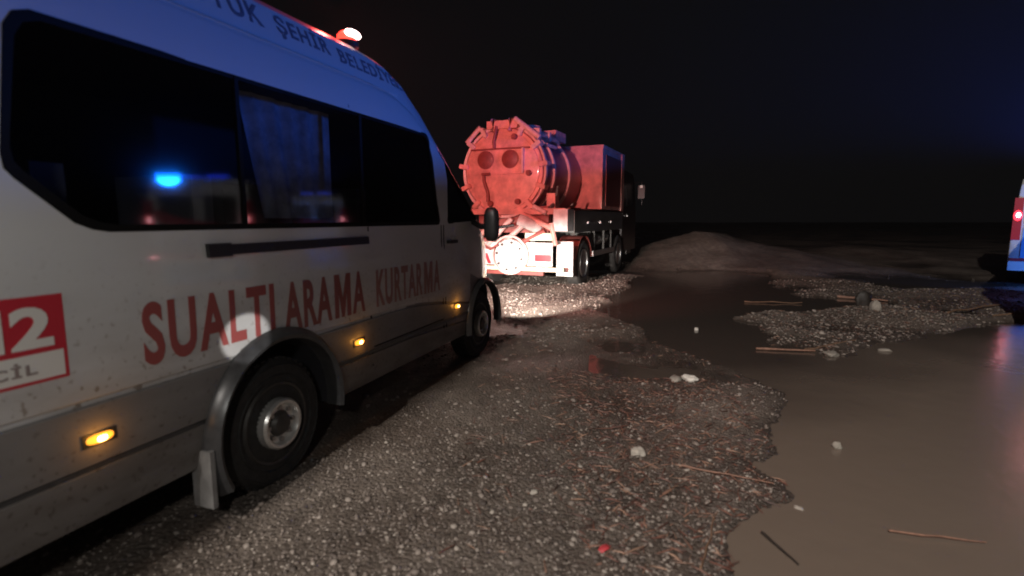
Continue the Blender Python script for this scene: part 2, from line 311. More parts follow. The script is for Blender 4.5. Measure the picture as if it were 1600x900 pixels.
def gh(x, y):
    x = np.asarray(x, float); y = np.asarray(y, float)
    f = fbm(x, y)
    wob = 0.026 * fbm(x * 1.7 + 3, y * 1.7)
    d = np.minimum(sdf(x, y, polys['near']), sdf(x, y, polys['mid'])) + wob
    t = np.clip((d + 0.32) / 0.55, 0, 1); t = t * t * (3 - 2 * t)
    h = 0.0 + 0.0055 * f * np.clip(np.hypot(x, y) / 4, 0.6, 1.8)
    flat = np.clip(1 - np.hypot((x + 1.5) / 3, (y - 5) / 5), 0, 1)
    h = h * (1 - 0.6 * flat)
    h = -0.13 * (1 - t) + h * np.where(t > 0.5, 1, 0.6)
    # low bank of spoil beyond the puddle
    u = ((x - 7.4) * 0.80 + (y - 19.6) * 0.60); v = (-(x - 7.4) * 0.60 + (y - 19.6) * 0.80)
    bank = 0.95 * np.exp(-(np.abs(u) / 2.7) ** 2.2) * np.exp(-(v / 2.6) ** 2) * (1 + 0.02 * f)
    u2 = (x - 14.5); v2 = (y - 22)
    bank2 = 0.25 * np.exp(-(u2 / 3.5) ** 2 - (v2 / 2.2) ** 2) * (1 + 0.04 * f)
    return h + bank + bank2
def axis_coords(lo, hi, step, far):
    a = list(np.arange(lo, hi, step)); s = step; x = a[-1]
    while x < far: s *= 1.09; x += s; a.append(x)
    s = step; x = a[0]; b = []
    while x > -far: s *= 1.09; x -= s; b.append(x)
    return np.array(b[::-1] + a)
gx = axis_coords(-2.6, 7.5, 0.028, 190); gy = axis_coords(1.6, 12.0, 0.028, 190)
X, Y = np.meshgrid(gx, gy, indexing='ij'); Z = gh(X, Y)
Z += np.where((np.abs(X) < 10) & (Y < 16), 0.0045 * (rs.rand(*X.shape) - 0.5), 0)
nx, ny = X.shape
me = bpy.data.meshes.new('ground')
co = np.stack([X, Y, Z], -1).reshape(-1, 3).astype(np.float32)
ii = np.arange(nx * ny).reshape(nx, ny)
q = np.stack([ii[:-1, :-1], ii[1:, :-1], ii[1:, 1:], ii[:-1, 1:]], -1).reshape(-1, 4).astype(np.int32)
me.vertices.add(len(co)); me.vertices.foreach_set('co', co.ravel())
me.loops.add(q.size); me.loops.foreach_set('vertex_index', q.ravel())
me.polygons.add(len(q)); me.polygons.foreach_set('loop_start', np.arange(0, q.size, 4, dtype=np.int32))
me.update(calc_edges=True); me.validate()
tag(link('ground', me, M['ground'], smooth=True), kind='structure')
def H(x, y): return float(gh(np.array([x]), np.array([y]))[0])

# water sheets (a grid would be wasted: the bank cuts the outline)
def sheet(name, pts, z, m, kind):
    bm = bmesh.new(); bm.faces.new([bm.verts.new((x, y, z)) for x, y in pts]); bmesh.ops.triangulate(bm, faces=bm.faces)
    return tag(from_bm(name, bm, m), kind=kind)
def grow(poly, r):
    c = np.mean(poly, 0); out = []
    for p in poly:
        d = np.array(p) - c; out.append(tuple(np.array(p) + d / np.linalg.norm(d) * r))
    return out
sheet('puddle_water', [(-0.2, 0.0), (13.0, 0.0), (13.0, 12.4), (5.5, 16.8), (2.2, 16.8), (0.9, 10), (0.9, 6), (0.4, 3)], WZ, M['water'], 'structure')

# gravel stones: real geometry, one mesh (nobody could count them)
ICO = None
def ico():
    bm = bmesh.new(); bmesh.ops.create_icosphere(bm, subdivisions=1, radius=1)
    v = np.array([x.co[:] for x in bm.verts]); f = np.array([[y.index for y in x.verts] for x in bm.faces]); bm.free(); return v, f
IV, IF = ico()
def scatter(name, pts, sizes, m, flat=0.6, label=None, stretch=1.3):
    n = len(pts); k = len(IV)
    ang = rs.uniform(0, 6.28, n); st = rs.uniform(1.0, stretch, n)
    base = np.repeat(IV[None], n, 0) * (1 + 0.3 * (rs.rand(n, k, 1) - 0.5))
    base[..., 0] *= st[:, None]; base[..., 2] *= flat
    tilt = rs.uniform(-0.5, 0.5, n); ct, stt = np.cos(tilt)[:, None], np.sin(tilt)[:, None]
    x = base[..., 0] * ct - base[..., 2] * stt; z = base[..., 0] * stt + base[..., 2] * ct; y = base[..., 1]
    c, s = np.cos(ang)[:, None], np.sin(ang)[:, None]
    V = np.stack([x * c - y * s, x * s + y * c, z], -1) * sizes[:, None, None] + pts[:, None, :]
    F = (IF[None] + (np.arange(n) * k)[:, None, None]).reshape(-1, 3).astype(np.int32)
    me = bpy.data.meshes.new(name); V = V.reshape(-1, 3).astype(np.float32)
    me.vertices.add(len(V)); me.vertices.foreach_set('co', V.ravel())
    me.loops.add(F.size); me.loops.foreach_set('vertex_index', F.ravel())
    me.polygons.add(len(F)); me.polygons.foreach_set('loop_start', np.arange(0, F.size, 3, dtype=np.int32))
    me.update(calc_edges=True)
    return tag(link(name, me, m), label, 'gravel' if label else None, kind='stuff')
def field(n, r0, r1, a0=-46, a1=50, pw=1.0):
    a = np.radians(rs.uniform(a0, a1, n)); r = r0 + (r1 - r0) * rs.rand(n) ** pw
    return r * np.sin(a), r * np.cos(a)
x, y = field(74000, 1.9, 15, pw=1.25); z = gh(x, y)
keep = (z > WZ + 0.004)
keep &= (rs.rand(len(x)) < np.clip(0.72 + 0.17 * fbm(x * 0.8 + 9, y * 0.8), 0.12, 1))
x, y, z = x[keep], y[keep], z[keep]
sz = np.clip(rs.lognormal(math.log(0.0066), 0.48, len(x)), 0.003, 0.026)
sz *= np.clip(np.hypot(x, y) / 4.5, 0.8, 1.6)
scatter('gravel_stones', np.stack([x, y, z + sz * 0.15], -1), sz, M['gravel'], label='fine wet gravel stones strewn over the ground beside the van')
x, y = field(5000, 8, 18, 2, 50, pw=1.0); z = gh(x, y); keep = (z > WZ) & (z < 0.12)
x, y, z = x[keep], y[keep], z[keep]; sz = np.clip(rs.lognormal(math.log(0.012), 0.5, len(x)), 0.005, 0.045)
scatter('rubble_stones', np.stack([x, y, z], -1), sz, M['rubble'], label='scattered coarse rubble on the far side of the puddles')
# twig and leaf litter along the water's edge
def litter():
    bm = bmesh.new(); cnt = 0
    while cnt < 3900:
        which = rs.rand()
        if which < 0.45:
            t = rs.rand(); px = 0.35 + 1.5 * rs.rand(); py = 2.1 + 3.2 * rs.rand()
        elif which < 0.8:
            px = rs.uniform(3.0, 9.5); py = px * 0.55 + 4.3 + rs.uniform(-0.3, 2.0)
        else: px = rs.uniform(-0.3, 2.2); py = rs.uniform(2.1, 7.5)
        cnt += 1
        z = H(px, py)
        if z < WZ: continue
        L = rs.uniform(0.012, 0.06) * (1.5 if rs.rand() < 0.1 else 0.8); a = rs.uniform(0, 3.14); w = rs.uniform(0.0015, 0.005)
        d = Vector((math.cos(a), math.sin(a), rs.uniform(-.15, .25))) * L; s = Vector((-math.sin(a), math.cos(a), 0)) * w
        p = Vector((px, py, z + 0.008)); 
        A, B, Cc, D = [bm.verts.new(v) for v in (p - d - s, p - d + s, p + d + s * .5, p + d - s * .5)]; E = bm.verts.new(p + Vector((0, 0, w * 1.6)))
        for f in ((A, B, E), (B, Cc, E), (Cc, D, E), (D, A, E)): bm.faces.new(f)
    o = from_bm('twig_litter', bm, M['twig']); tag(o, 'broken reed and twig litter along the edges of the puddles', 'litter', kind='stuff')
litter()

def rock(name, loc, size, m, label, cat='stone', sink=0.25, group=None):
    bm = bmesh.new(); bmesh.ops.create_icosphere(bm, subdivisions=3, radius=1)
    off = Vector((rs.uniform(0, 50), rs.uniform(0, 50), 0))
    for v in bm.verts:
        n = noise.noise(v.co * 1.3 + off) * 0.45 + noise.noise(v.co * 4 + off) * 0.12
        v.co = Vector((v.co.x * size[0], v.co.y * size[1], v.co.z * size[2])) * (1 + n)
    z = max(H(loc[0], loc[1]), loc[2] if len(loc) > 2 else -9)
    o = from_bm(name, bm, m, smooth=True, angle=0.9); o.location = (loc[0], loc[1], z + size[2] * (1 - sink) * 0.5)
    o.rotation_euler = (0, 0, rs.uniform(0, 6)); return tag(o, label, cat, group)
rock('stone', (1.68, 4.85), (0.075, 0.05, 0.045), M['white'], 'pale white lump of stone on the gravel spit between van and near puddle')
rock('stone', (1.56, 4.90), (0.09, 0.05, 0.03), M['stone'], 'flat brown stone touching the left side of the pale white lump')
rock('stone', (0.81, 3.24), (0.045, 0.045, 0.035), M['palestone'], 'round beige pebble in the middle of the near gravel')
rock('stone', (2.55, 7.21, WZ), (0.03, 0.025, 0.03), M['white'], 'small bright white pebble in the dark channel between the puddles')
rock('stone', (5.69, 8.19, WZ), (0.08, 0.07, 0.12), M['stone'], 'upright grey brown rock at the edge of the far puddle', sink=0.3)
rock('mud_clod', (5.85, 8.75, WZ), (0.13, 0.10, 0.17), M['darkwood'], 'dark mud clod behind the upright grey brown rock', 'mud clod')
rock('stone', (2.19, 3.41, WZ), (0.03, 0.028, 0.03), M['stone'], 'small brown stone poking out of the near puddle')
rock('stone', (1.53, 2.66), (0.028, 0.016, 0.014), M['palestone'], 'small white chip of stone at the tip of the gravel by the near puddle')
rock('stone', (8.9, 8.9), (0.09, 0.06, 0.05), M['palestone'], 'white stone on the far bank near the right edge of the picture')
rock('stone', (4.35, 6.05, WZ), (0.07, 0.04, 0.022), M['stone'], 'flat brown stone lying at the far shore of the near puddle')
rock('stone', (3.6, 5.85, WZ), (0.09, 0.07, 0.035), M['stone'], 'brown stone at the tip of the far gravel tongue')
rock('stone', (0.12, 2.75), (0.022, 0.018, 0.014), M['palestone'], 'tiny white pebble alone on the near gravel below the van wheel')
rock('stone', (9.6, 21.0), (0.22, 0.14, 0.10), M['palestone'], 'pale stone on top of the lit spoil bank')
rock('wrapper', (0.42, 2.25), (0.035, 0.022, 0.012), M['redrag'], 'crumpled red wrapper lying on the gravel nearest the camera', 'litter')
def stick(a, b, r, m, label, name='stick', fork=None, zoff=0.012, sag=0.0):
    A = Vector((a[0], a[1], max(H(*a), WZ) + zoff)); B = Vector((b[0], b[1], max(H(*b), WZ) + zoff))
    pts = []; rad = []
    for i in range(7):
        t = i / 6; p = A.lerp(B, t) + Vector((rs.uniform(-1, 1), rs.uniform(-1, 1), rs.uniform(0, 1))) * (B - A).length * 0.018
        p.z = max(p.z, max(H(p.x, p.y), WZ) + zoff * 0.7)
        pts.append(p); rad.append(r * (1 - 0.5 * t) * rs.uniform(0.85, 1.15))
    bm = bmesh.new(); tube_bm(bm, pts, rad, 8)
    if fork:
        p = A.lerp(B, 0.55); tube_bm(bm, [p, p + Vector(fork)], [r * 0.6, r * 0.3], 6)
    return tag(from_bm(name, bm, m, smooth=True, angle=1.0), label, 'stick')
stick((1.02, 3.02), (1.50, 2.86), 0.0065, M['redwood'], 'long reddish brown stick with a short side twig by the near puddle', fork=(0.01, -0.07, 0.0), zoff=0.02)
stick((1.22, 2.42), (1.27, 2.17), 0.008, M['darkwood'], 'short dark stick lying in the shallow edge of the near puddle')
stick((2.88, 6.10), (3.5, 5.98), 0.016, M['redwood'], 'orange brown cane on the tip of the far gravel tongue')
stick((3.4, 6.02), (4.3, 6.5), 0.014, M['wood'], 'brown stick along the far gravel tongue behind the orange cane')
stick((6.3, 10.2), (6.95, 9.7), 0.03, M['redwood'], 'thick orange brown branch on the mud beyond the upright rock')
stick((4.25, 9.62), (5.25, 9.47), 0.013, M['wood'], 'thin pale stick floating across the far puddle')
stick((1.85, 2.42), (2.25, 2.33), 0.006, M['redwood'], 'thin reddish twig floating in the near puddle close to the camera')
stick((6.9, 8.3), (8.3, 8.9), 0.02, M['wood'], 'long brown branch on the stony far bank at right')
stick((7.3, 7.95), (8.1, 8.0), 0.016, M['wood'], 'short pale branch at the waterline below the stony far bank')
stick((0.82, 2.12), (1.05, 2.55), 0.006, M['wood'], 'thin brown twig on the gravel beside the near waterline')

# ================================================================== VAN
VH = [(-1.36, 2.70), (-1.32, 2.76), (-1.2, 2.79), (1.25, 2.79), (1.55, 2.765), (1.8, 2.68), (2.1, 2.50), (2.6, 2.13), (3.1, 1.74), (3.25, 1.62), (3.5, 1.46), (3.8, 1.27), (3.98, 1.08), (4.05, 0.9)]
VWd = [(-1.36, 0.98), (-1.3, 1.015), (-1.1, 1.025), (2.8, 1.025), (3.2, 0.995), (3.5, 0.93), (3.8, 0.80), (3.98, 0.66), (4.05, 0.58)]
INS = [(0, 0.035), (0.04, 0.01), (0.085, 0.0), (0.0870, 0.010), (0.094, 0.010), (0.096, 0.0), (0.187, 0.0), (0.190, 0.014), (0.196, 0.014), (0.20, 0.004), (0.375, 0.0), (0.43, 0.010), (0.46, 0.014), (0.60, 0.016), (0.76, 0.018), (0.84, 0.045), (0.852, 0.062), (0.862, 0.085), (0.90, 0.108), (0.945, 0.155), (0.968, 0.23), (0.985, 0.34), (0.995, 0.52), (1.0, 0.78), (1.003, 1.025)]
ZB = 0.33
def T(s): return interp(s, *zip(*VH))
def Wd(s): return interp(s, *zip(*VWd))
def side_y(s, z):
    q = (z - ZB) / (T(s) - ZB)
    return 1.025 - Wd(s) + interp(q, *zip(*INS)) * Wd(s) / 1.025
stations = [-1.36, -1.34, -1.3, -1.2, -1.1] + list(np.arange(-0.9, 1.2, 0.25)) + [1.25, 1.4, 1.55, 1.68, 1.8, 1.95, 2.1, 2.25, 2.4, 2.6, 2.8, 3.0, 3.1, 3.2, 3.3, 3.4, 3.5, 3.6, 3.7, 3.8, 3.87, 3.93, 3.98, 4.02, 4.05]
def van_body_bm(lower=None):
    bm = bmesh.new(); rings = []
    for s in stations:
        t, w = T(s), Wd(s); ring = []
        for q, i in INS: ring.append((s, 1.025 - w + i * w / 1.025, ZB + (t - ZB) * q))
        far = [(s, 2.05 - y, z) for (_, y, z) in ring[:-1]][::-1]
        rings.append([bm.verts.new(v) for v in ring + far])
    n = len(rings[0])
    for A, B in zip(rings, rings[1:]):
        for k in range(n - 1): bm.faces.new((A[k], A[k + 1], B[k + 1], B[k]))
        bm.faces.new((A[n - 1], A[0], B[0], B[n - 1]))
    bm.faces.new(rings[0]); bm.faces.new(rings[-1][::-1])
    bmesh.ops.triangulate(bm, faces=[f for f in bm.faces if len(f.verts) > 4])
    bmesh.ops.recalc_face_normals(bm, faces=bm.faces)
    return bm
van = empty('rescue_van', P0, math.atan2(AX.y, AX.x))
tag(van, 'large white high-roofed rescue minibus at left with red lettering, dark windows and roof lit blue', 'van')
body = from_bm('body', van_body_bm(), M['van'], van, smooth=True, angle=0.45)
body.data.materials.append(M['clad']); body.data.materials.append(M['black'])
for p in body.data.polygons:
    c = p.center
    q = (c.z - ZB) / (T(c.x) - ZB)
    if abs(c.y - 1.025) > 0.4 or c.x > 3.0:
        if c.z < 0.80 and c.x < 3.45: p.material_index = 1
        if c.x > 3.45 and c.z < 0.62: p.material_index = 2
# windows: outline in (s, z)
WIN = [(-0.93, 2.12), (-0.90, 2.17), (-0.85, 2.19), (1.96, 2.20), (2.0, 2.19), (2.03, 2.15), (2.16, 1.49), (2.14, 1.455), (2.10, 1.45), (-0.66, 1.455), (-0.72, 1.465), (-0.78, 1.49), (-0.95, 1.64), (-0.975, 1.67), (-0.98, 1.72)]
DOORW = [(2.34, 2.10), (2.52, 1.98), (2.80, 1.76), (3.06, 1.55), (3.10, 1.50), (3.07, 1.475), (2.36, 1.455), (2.33, 1.48)]
def prism_bm(poly, y0, y1):
    bm = bmesh.new()
    a = [bm.verts.new((s, y0, z)) for s, z in poly]; b = [bm.verts.new((s, y1, z)) for s, z in poly]
    bm.faces.new(a); bm.faces.new(b[::-1])
    for i in range(len(poly)): j = (i + 1) % len(poly); bm.faces.new((a[i], b[i], b[j], a[j]))
    bmesh.ops.recalc_face_normals(bm, faces=bm.faces); return bm
def cut(o, bms):
    cs = []
    for bm in bms:
        me = bpy.data.meshes.new('cutter'); bm.to_mesh(me); bm.free(); me.materials.append(M['interior'])
        c = bpy.data.objects.new('cutter', me); C.objects.link(c); c.matrix_world = o.matrix_world; c.parent = o.parent; cs.append(c)
        md = o.modifiers.new('cut', 'BOOLEAN'); md.operation = 'DIFFERENCE'; md.object = c; md.solver = 'EXACT'
        try: md.material_mode = 'TRANSFER'
        except Exception: pass
    bpy.context.view_layer.update()
    dg = bpy.context.evaluated_depsgraph_get(); ev = o.evaluated_get(dg); me = bpy.data.meshes.new_from_object(ev)
    o.modifiers.clear(); old = o.data; o.data = me
    for c in cs: bpy.data.objects.remove(c, do_unlink=True)
RW, FW = (0.155, 0.36), (3.16, 0.36)
def well(cx, r):
    bm = bmesh.new(); lathe_bm(bm, [(r, -0.2), (r, 0.62)], 40, 'y', (cx, 0, 0.40)); bmesh.ops.recalc_face_normals(bm, faces=bm.faces); return bm
cut(body, [prism_bm(WIN, -0.2, 1.15), prism_bm(DOORW, -0.2, 0.9), well(RW[0], 0.455), well(FW[0], 0.43)])

def strip_on_side(name, s0, s1, z0, z1, m, parent, out=0.006, thick=None, n=8, poly=None, bevel=0):
    """thin solid that follows the body side"""
    bm = bmesh.new(); A = []; B = []
    th = thick or out + 0.004
    S_ = np.linspace(s0, s1, n)
    for s in S_:
        A.append([bm.verts.new((s, side_y(s, z) - out, z)) for z in (z0, z1)])
        B.append([bm.verts.new((s, side_y(s, z) - out + th, z)) for z in (z0, z1)])
    for i in range(n - 1):
        bm.faces.new((A[i][0], A[i + 1][0], A[i + 1][1], A[i][1])); bm.faces.new((B[i][0], B[i][1], B[i + 1][1], B[i + 1][0]))
        bm.faces.new((A[i][0], B[i][0], B[i + 1][0], A[i + 1][0])); bm.faces.new((A[i][1], A[i + 1][1], B[i + 1][1], B[i][1]))
    bm.faces.new((A[0][0], A[0][1], B[0][1], B[0][0])); bm.faces.new((A[-1][0], B[-1][0], B[-1][1], A[-1][1]))
    return from_bm(name, bm, m, parent)
def pane(name, poly, out, m, parent, clip=None):
    bm = bmesh.new(); vs = [bm.verts.new((s, 0, z)) for s, z in poly]; bm.faces.new(vs)
    if clip:
        for co_, no_ in (((clip[0], 0, 0), (-1, 0, 0)), ((clip[1], 0, 0), (1, 0, 0))):
            bmesh.ops.bisect_plane(bm, geom=bm.verts[:] + bm.edges[:] + bm.faces[:], plane_co=co_, plane_no=no_, clear_outer=True)
    for v in bm.verts: v.co.y = side_y(v.co.x, v.co.z) - out
    bmesh.ops.triangulate(bm, faces=bm.faces)
    ext = bmesh.ops.extrude_face_region(bm, geom=bm.faces[:]); 
    for g in ext['geom']:
        if isinstance(g, bmesh.types.BMVert): g.co.y += 0.006
    return from_bm(name, bm, m, parent)
cuts = [(-0.98, -0.02), (0.02, 1.00), (1.04, 2.16)]
def shrink(poly, d):
    c = np.mean(poly, 0); return [(p[0] + (c[0] - p[0]) * 0.0 + (d if p[0] < c[0] else -d), p[1] + (d if p[1] < c[1] else -d)) for p in poly]
for a, b in cuts:
    pane('window_pane', WIN, -0.004, M['glass'], van, (a, b))
pane('door_window', DOORW, -0.004, M['glass'], van)
for s in (0.0, 1.02): strip_on_side('window_divider', s - 0.012, s + 0.012, 1.46, 2.19, M['seal'], van, out=0.002, thick=0.02, n=2)
def outline_seal(poly, w, name):
    bm = bmesh.new(); n = len(poly); c = np.mean(poly, 0); V = []
    for p in poly:
        d = np.array([np.sign(p[0] - c[0]), np.sign(p[1] - c[1])]) * w
        V.append([bm.verts.new((s, side_y(s, z) + y, z)) for s, z, y in ((p[0] + d[0] * .4, p[1] + d[1] * .4, -0.004), (p[0] - d[0], p[1] - d[1], -0.004), (p[0] - d[0], p[1] - d[1], 0.02), (p[0] + d[0] * .4, p[1] + d[1] * .4, 0.02))])
    for i in range(n):
        j = (i + 1) % n
        for k in range(4): l = (k + 1) % 4; bm.faces.new((V[i][k], V[j][k], V[j][l], V[i][l]))
    return from_bm(name, bm, M['seal'], van)
outline_seal(WIN, 0.02, 'window_seal'); outline_seal(DOORW, 0.014, 'window_seal')
# curtain and seats behind the glass
def sheen_curtain(s0, s1, z0, z1, y, slant=0.0):
    bm = bmesh.new(); n = 40; rows = []
    for i in range(n + 1):
        t = i / n; yy = y + 0.009 * math.sin(t * 34) + 0.006 * math.sin(t * 17)
        rows.append((bm.verts.new((s0 + slant + (s1 - s0 - slant) * t, yy, z0)), bm.verts.new((s0 + (s1 - s0) * t, yy, z1))))
    for A, B in zip(rows, rows[1:]): bm.faces.new((A[0], B[0], B[1], A[1]))
    return from_bm('sheen_curtain', bm, M['sheen_curtain'], van, smooth=True)
sheen_curtain(0.20, 0.98, 1.50, 2.25, 0.24, slant=0.16)  # slanted cloth added to catch blue light as the window's sheen
for s in (-0.75, -0.05, 0.65, 1.35, 2.15):
    bm = bmesh.new(); bx(bm, s, s + 0.12, 0.30, 0.85, 1.16, 1.72)
    o = from_bm('seat_back', bm, M['seat'], van, bevel=0.05)
# windscreen: patch of the nose surface
def surf(s, v):   # v 0..1 from near lower edge over the top to the far lower edge
    q = INS[-1][0] - abs(v) ** 1.0 * 0
    return None
bm = bmesh.new(); rows = []
for s in np.linspace(2.02, 3.16, 10):
    w, t = Wd(s), T(s); row = []
    for q, i in [x for x in INS if x[0] > 0.95]: row.append(Vector((s, 1.025 - w + i * w / 1.025, ZB + (t - ZB) * q)) + Vector((0.006, -0.002, 0.006)))
    far = [Vector((v.x, 2.05 - v.y, v.z)) for v in row[:-1]][::-1]
    rows.append([bm.verts.new(v) for v in row + far])
for A, B in zip(rows, rows[1:]):
    for k in range(len(A) - 1): bm.faces.new((A[k], A[k + 1], B[k + 1], B[k]))
from_bm('windscreen', bm, mat('windscreen_glass', (0.008, 0.008, 0.01), 0.08, spec=0.6), van, smooth=True)
# rail, seams
strip_on_side('door_rail', -0.24, 1.04, 1.325, 1.375, M['black'], van, out=0.016, thick=0.03, n=8)
strip_on_side('door_rail_cap', -0.25, -0.12, 1.318, 1.382, M['black'], van, out=0.022, thick=0.03, n=3)
for s, z0, z1 in ((1.06, 0.45, 2.30), (2.19, 0.50, 2.35), (2.24, 0.50, 2.12)):
    strip_on_side('panel_gap', s - 0.007, s + 0.007, z0, 1.44, M['seal'], van, out=0.0015, thick=0.004, n=2)
strip_on_side('sill_moulding', 0.62, 2.72, 0.55, 0.575, M['flare'], van, out=0.008, n=6)
strip_on_side('sill_moulding', -1.30, -0.33, 0.545, 0.56, M['flare'], van, out=0.008, n=6)
def on_side_box(name, s0, s1, z0, z1, out, m, parent=None, bevel=0.008):
    y = side_y((s0 + s1) / 2, (z0 + z1) / 2)
    return box(name, s0, s1, y - out, y + 0.004, z0, z1, m, parent or van, bevel)
on_side_box('door_handle', 2.30, 2.46, 1.27, 1.30, 0.04, M['black'])
on_side_box('door_lock', 2.47, 2.51, 1.30, 1.33, 0.012, M['hub'], bevel=0.004)
for s in (-0.79, 0.89, 2.47):
    y = side_y(s, 0.66)
    def oval(name, rx, ry, rz, yy, m, par):
        bm = bmesh.new(); bmesh.ops.create_icosphere(bm, subdivisions=3, radius=1)
        for v in bm.verts:
            g = lambda t: math.copysign(abs(t) ** 0.75, t)
            v.co = Vector((s + rx * g(v.co.x), yy + ry * v.co.y, 0.663 + rz * g(v.co.z)))
        return from_bm(name, bm, m, par, smooth=True, angle=3)
    o = oval('side_marker_lamp', 0.052, 0.020, 0.019, y, M['amber'], van)
    oval('bulb', 0.020, 0.006, 0.011, y - 0.017, M['ambercore'], o)
    strip_on_side('lamp_base', s - 0.062, s + 0.062, 0.638, 0.688, M['black'], o, out=0.005, thick=0.008, n=2)
# beacons' own small light on the body
for s in (-0.79, 0.89, 2.47):
    lamp('side_marker_light', 'POINT', vw(s, 0.045, 0.663), 0.25, (1, 0.4, 0.06), None, 0.02)
strip_on_side('roof_highlight_strip', -1.28, 1.62, 2.432, 2.444, M['whitevinyl'], van, out=0.010, thick=0.02, n=14)  # pale strip painting a highlight along the roof crease
strip_on_side('roof_seam', 0.9, 0.906, 2.21, 2.43, M['seal'], van, out=0.0015, thick=0.004, n=2)
# wheel arch flares
def flare(cx, cz, r0, r1, out, a0, a1):
    bm = bmesh.new(); n = 36; V = []
    for i in range(n + 1):
        a = a0 + (a1 - a0) * i / n; c, s = math.cos(a), math.sin(a)
        row = []
        for r, y in ((r0, 0.05), (r0, -out), ((r0 + r1) / 2 - 0.008, -out - 0.012), (r1, -out * 0.4), (r1, 0.01)):
            row.append(bm.verts.new((cx + r * c, y, cz + r * s)))
        V.append(row)
    for A, B in zip(V, V[1:]):
        for k in range(4): bm.faces.new((A[k], B[k], B[k + 1], A[k + 1]))
    return from_bm('wheel_arch_flare', bm, M['flare'], van, smooth=True, angle=0.8)
flare(RW[0], 0.40, 0.445, 0.505, 0.055, R(-10), R(208))
flare(FW[0], 0.40, 0.42, 0.465, 0.03, R(-10), R(190))
box('mud_flap', -0.36, -0.335, -0.05, 0.07, 0.14, 0.42, mat('grey_mudflap', (0.24, 0.235, 0.23), 0.5, noise_s=12), van, 0.006)
def van_wheel(cx, cy):
    w = lathe('wheel', [(0.235, 0.01), (0.30, -0.004), (0.335, 0.004), (0.358, 0.03), (0.362, 0.07), (0.362, 0.17), (0.355, 0.20), (0.31, 0.225), (0.2, 0.22)], M['rubber'], van, 48, 'y', (cx, cy, 0.362))
    for r in (0.31,):  # rim
        pass
    lathe('rim', [(0.236, 0.012), (0.228, -0.004), (0.216, 0.0), (0.205, 0.05), (0.19, 0.085), (0.165, 0.09), (0.145, 0.06), (0.142, 0.0), (0.10, 0.0)], M['darksteel'], w, 40, 'y', (cx, cy, 0.362))
    lathe('hub', [(0.143, 0.055), (0.142, -0.035), (0.132, -0.048), (0.118, -0.046), (0.110, -0.03), (0.105, -0.012)], M['hub'], w, 36, 'y', (cx, cy, 0.362))
    lathe('hub_cap', [(0.105, -0.008), (0.075, -0.012), (0.055, -0.04), (0.0001, -0.046)], M['darksteel'], w, 30, 'y', (cx, cy, 0.362))
    for k in range(8):
        a = k * math.pi / 4; box('wheel_nut', cx + 0.09 * math.cos(a) - 0.010, cx + 0.09 * math.cos(a) + 0.010, cy - 0.03, cy - 0.008, 0.362 + 0.09 * math.sin(a) - 0.010, 0.362 + 0.09 * math.sin(a) + 0.010, M['steel'], w, 0.003)
    bm = bmesh.new()
    for k in range(44):
        a = 2 * math.pi * k / 44; m4 = Matrix.Translation((cx, cy, 0.362)) @ Matrix.Rotation(-a, 4, 'Y')
        for q, (y0, y1) in enumerate(((0.028, 0.072), (0.085, 0.125), (0.138, 0.19))):
            bx(bm, 0.352, 0.3685, y0, y1, -0.017 + q * 0.006, 0.012 + q * 0.006, m4)
    tag(from_bm('tread', bm, M['rubber'], w), kind='stuff')
    bm = bmesh.new()
    for rr in (0.262, 0.318):
        lathe_bm(bm, [(rr, 0.004), (rr + 0.004, -0.008), (rr + 0.010, -0.008), (rr + 0.014, 0.004)], 48, 'y', (cx, cy, 0.362), closed=True)
    tag(from_bm('sidewall_ribs', bm, M['rubber'], w, smooth=True), kind='stuff')
    return w
van_wheel(RW[0], 0.035)
van_wheel(FW[0], 0.05)
for cx in (RW[0], FW[0]):
    lathe('wheel', [(0.2, -0.1), (0.30, -0.1), (0.36, -0.06), (0.36, 0.10), (0.30, 0.13), (0.2, 0.13)], M['rubber'], van, 32, 'y', (cx, 1.92, 0.362))
tube('rear_axle', [(RW[0], 0.2, 0.36), (RW[0], 1.9, 0.36)], 0.06, M['black'], van)
# nose details
box('front_bumper', 3.55, 4.03, 0.30, 1.75, 0.30, 0.60, M['black'], van, 0.05)
for y0 in (0.32, 1.32): box('headlamp', 3.90, 4.035, y0, y0 + 0.40, 0.76, 0.92, M['headlens'], van, 0.03)
box('grille', 3.97, 4.075, 0.80, 1.25, 0.64, 0.90, M['black'], van, 0.02)
# mirror on arm
tube('mirror_arm', [(2.92, 0.03, 1.47), (2.88, -0.08, 1.42), (2.85, -0.18, 1.42)], 0.028, M['black'], van)
bm = bmesh.new(); bmesh.ops.create_icosphere(bm, subdivisions=3, radius=1)
for v in bm.verts:
    c = v.co; f = lambda t: math.copysign(abs(t) ** 0.65, t); v.co = Vector((2.83 + 0.06 * f(c.x), -0.22 + 0.075 * f(c.y), 1.44 + 0.17 * f(c.z)))
from_bm('mirror', bm, M['black'], van, smooth=True, angle=2)
# roof beacon
bc = lathe('roof_beacon', [(0.085, 0.0), (0.085, 0.035), (0.05, 0.04)], M['black'], van, 24, 'z', (1.36, 0.34, 2.745))
lathe('lens', [(0.072, 0.0), (0.068, 0.045), (0.045, 0.07), (0.0001, 0.08)], M['redlens'], bc, 24, 'z', (1.36, 0.34, 2.78))
bmc = bmesh.new(); bmesh.ops.create_icosphere(bmc, subdivisions=2, radius=1)
for v in bmc.verts: v.co = Vector((1.36 + v.co.x * 0.085, 0.34 + v.co.y * 0.04 - 0.055, 2.83 + v.co.z * 0.03))
from_bm('bulb', bmc, M['redcore'], bc, smooth=True, angle=3)
box('roof_strip', -1.2, 1.2, 0.60, 0.62, 2.786, 2.80, M['flare'], van)

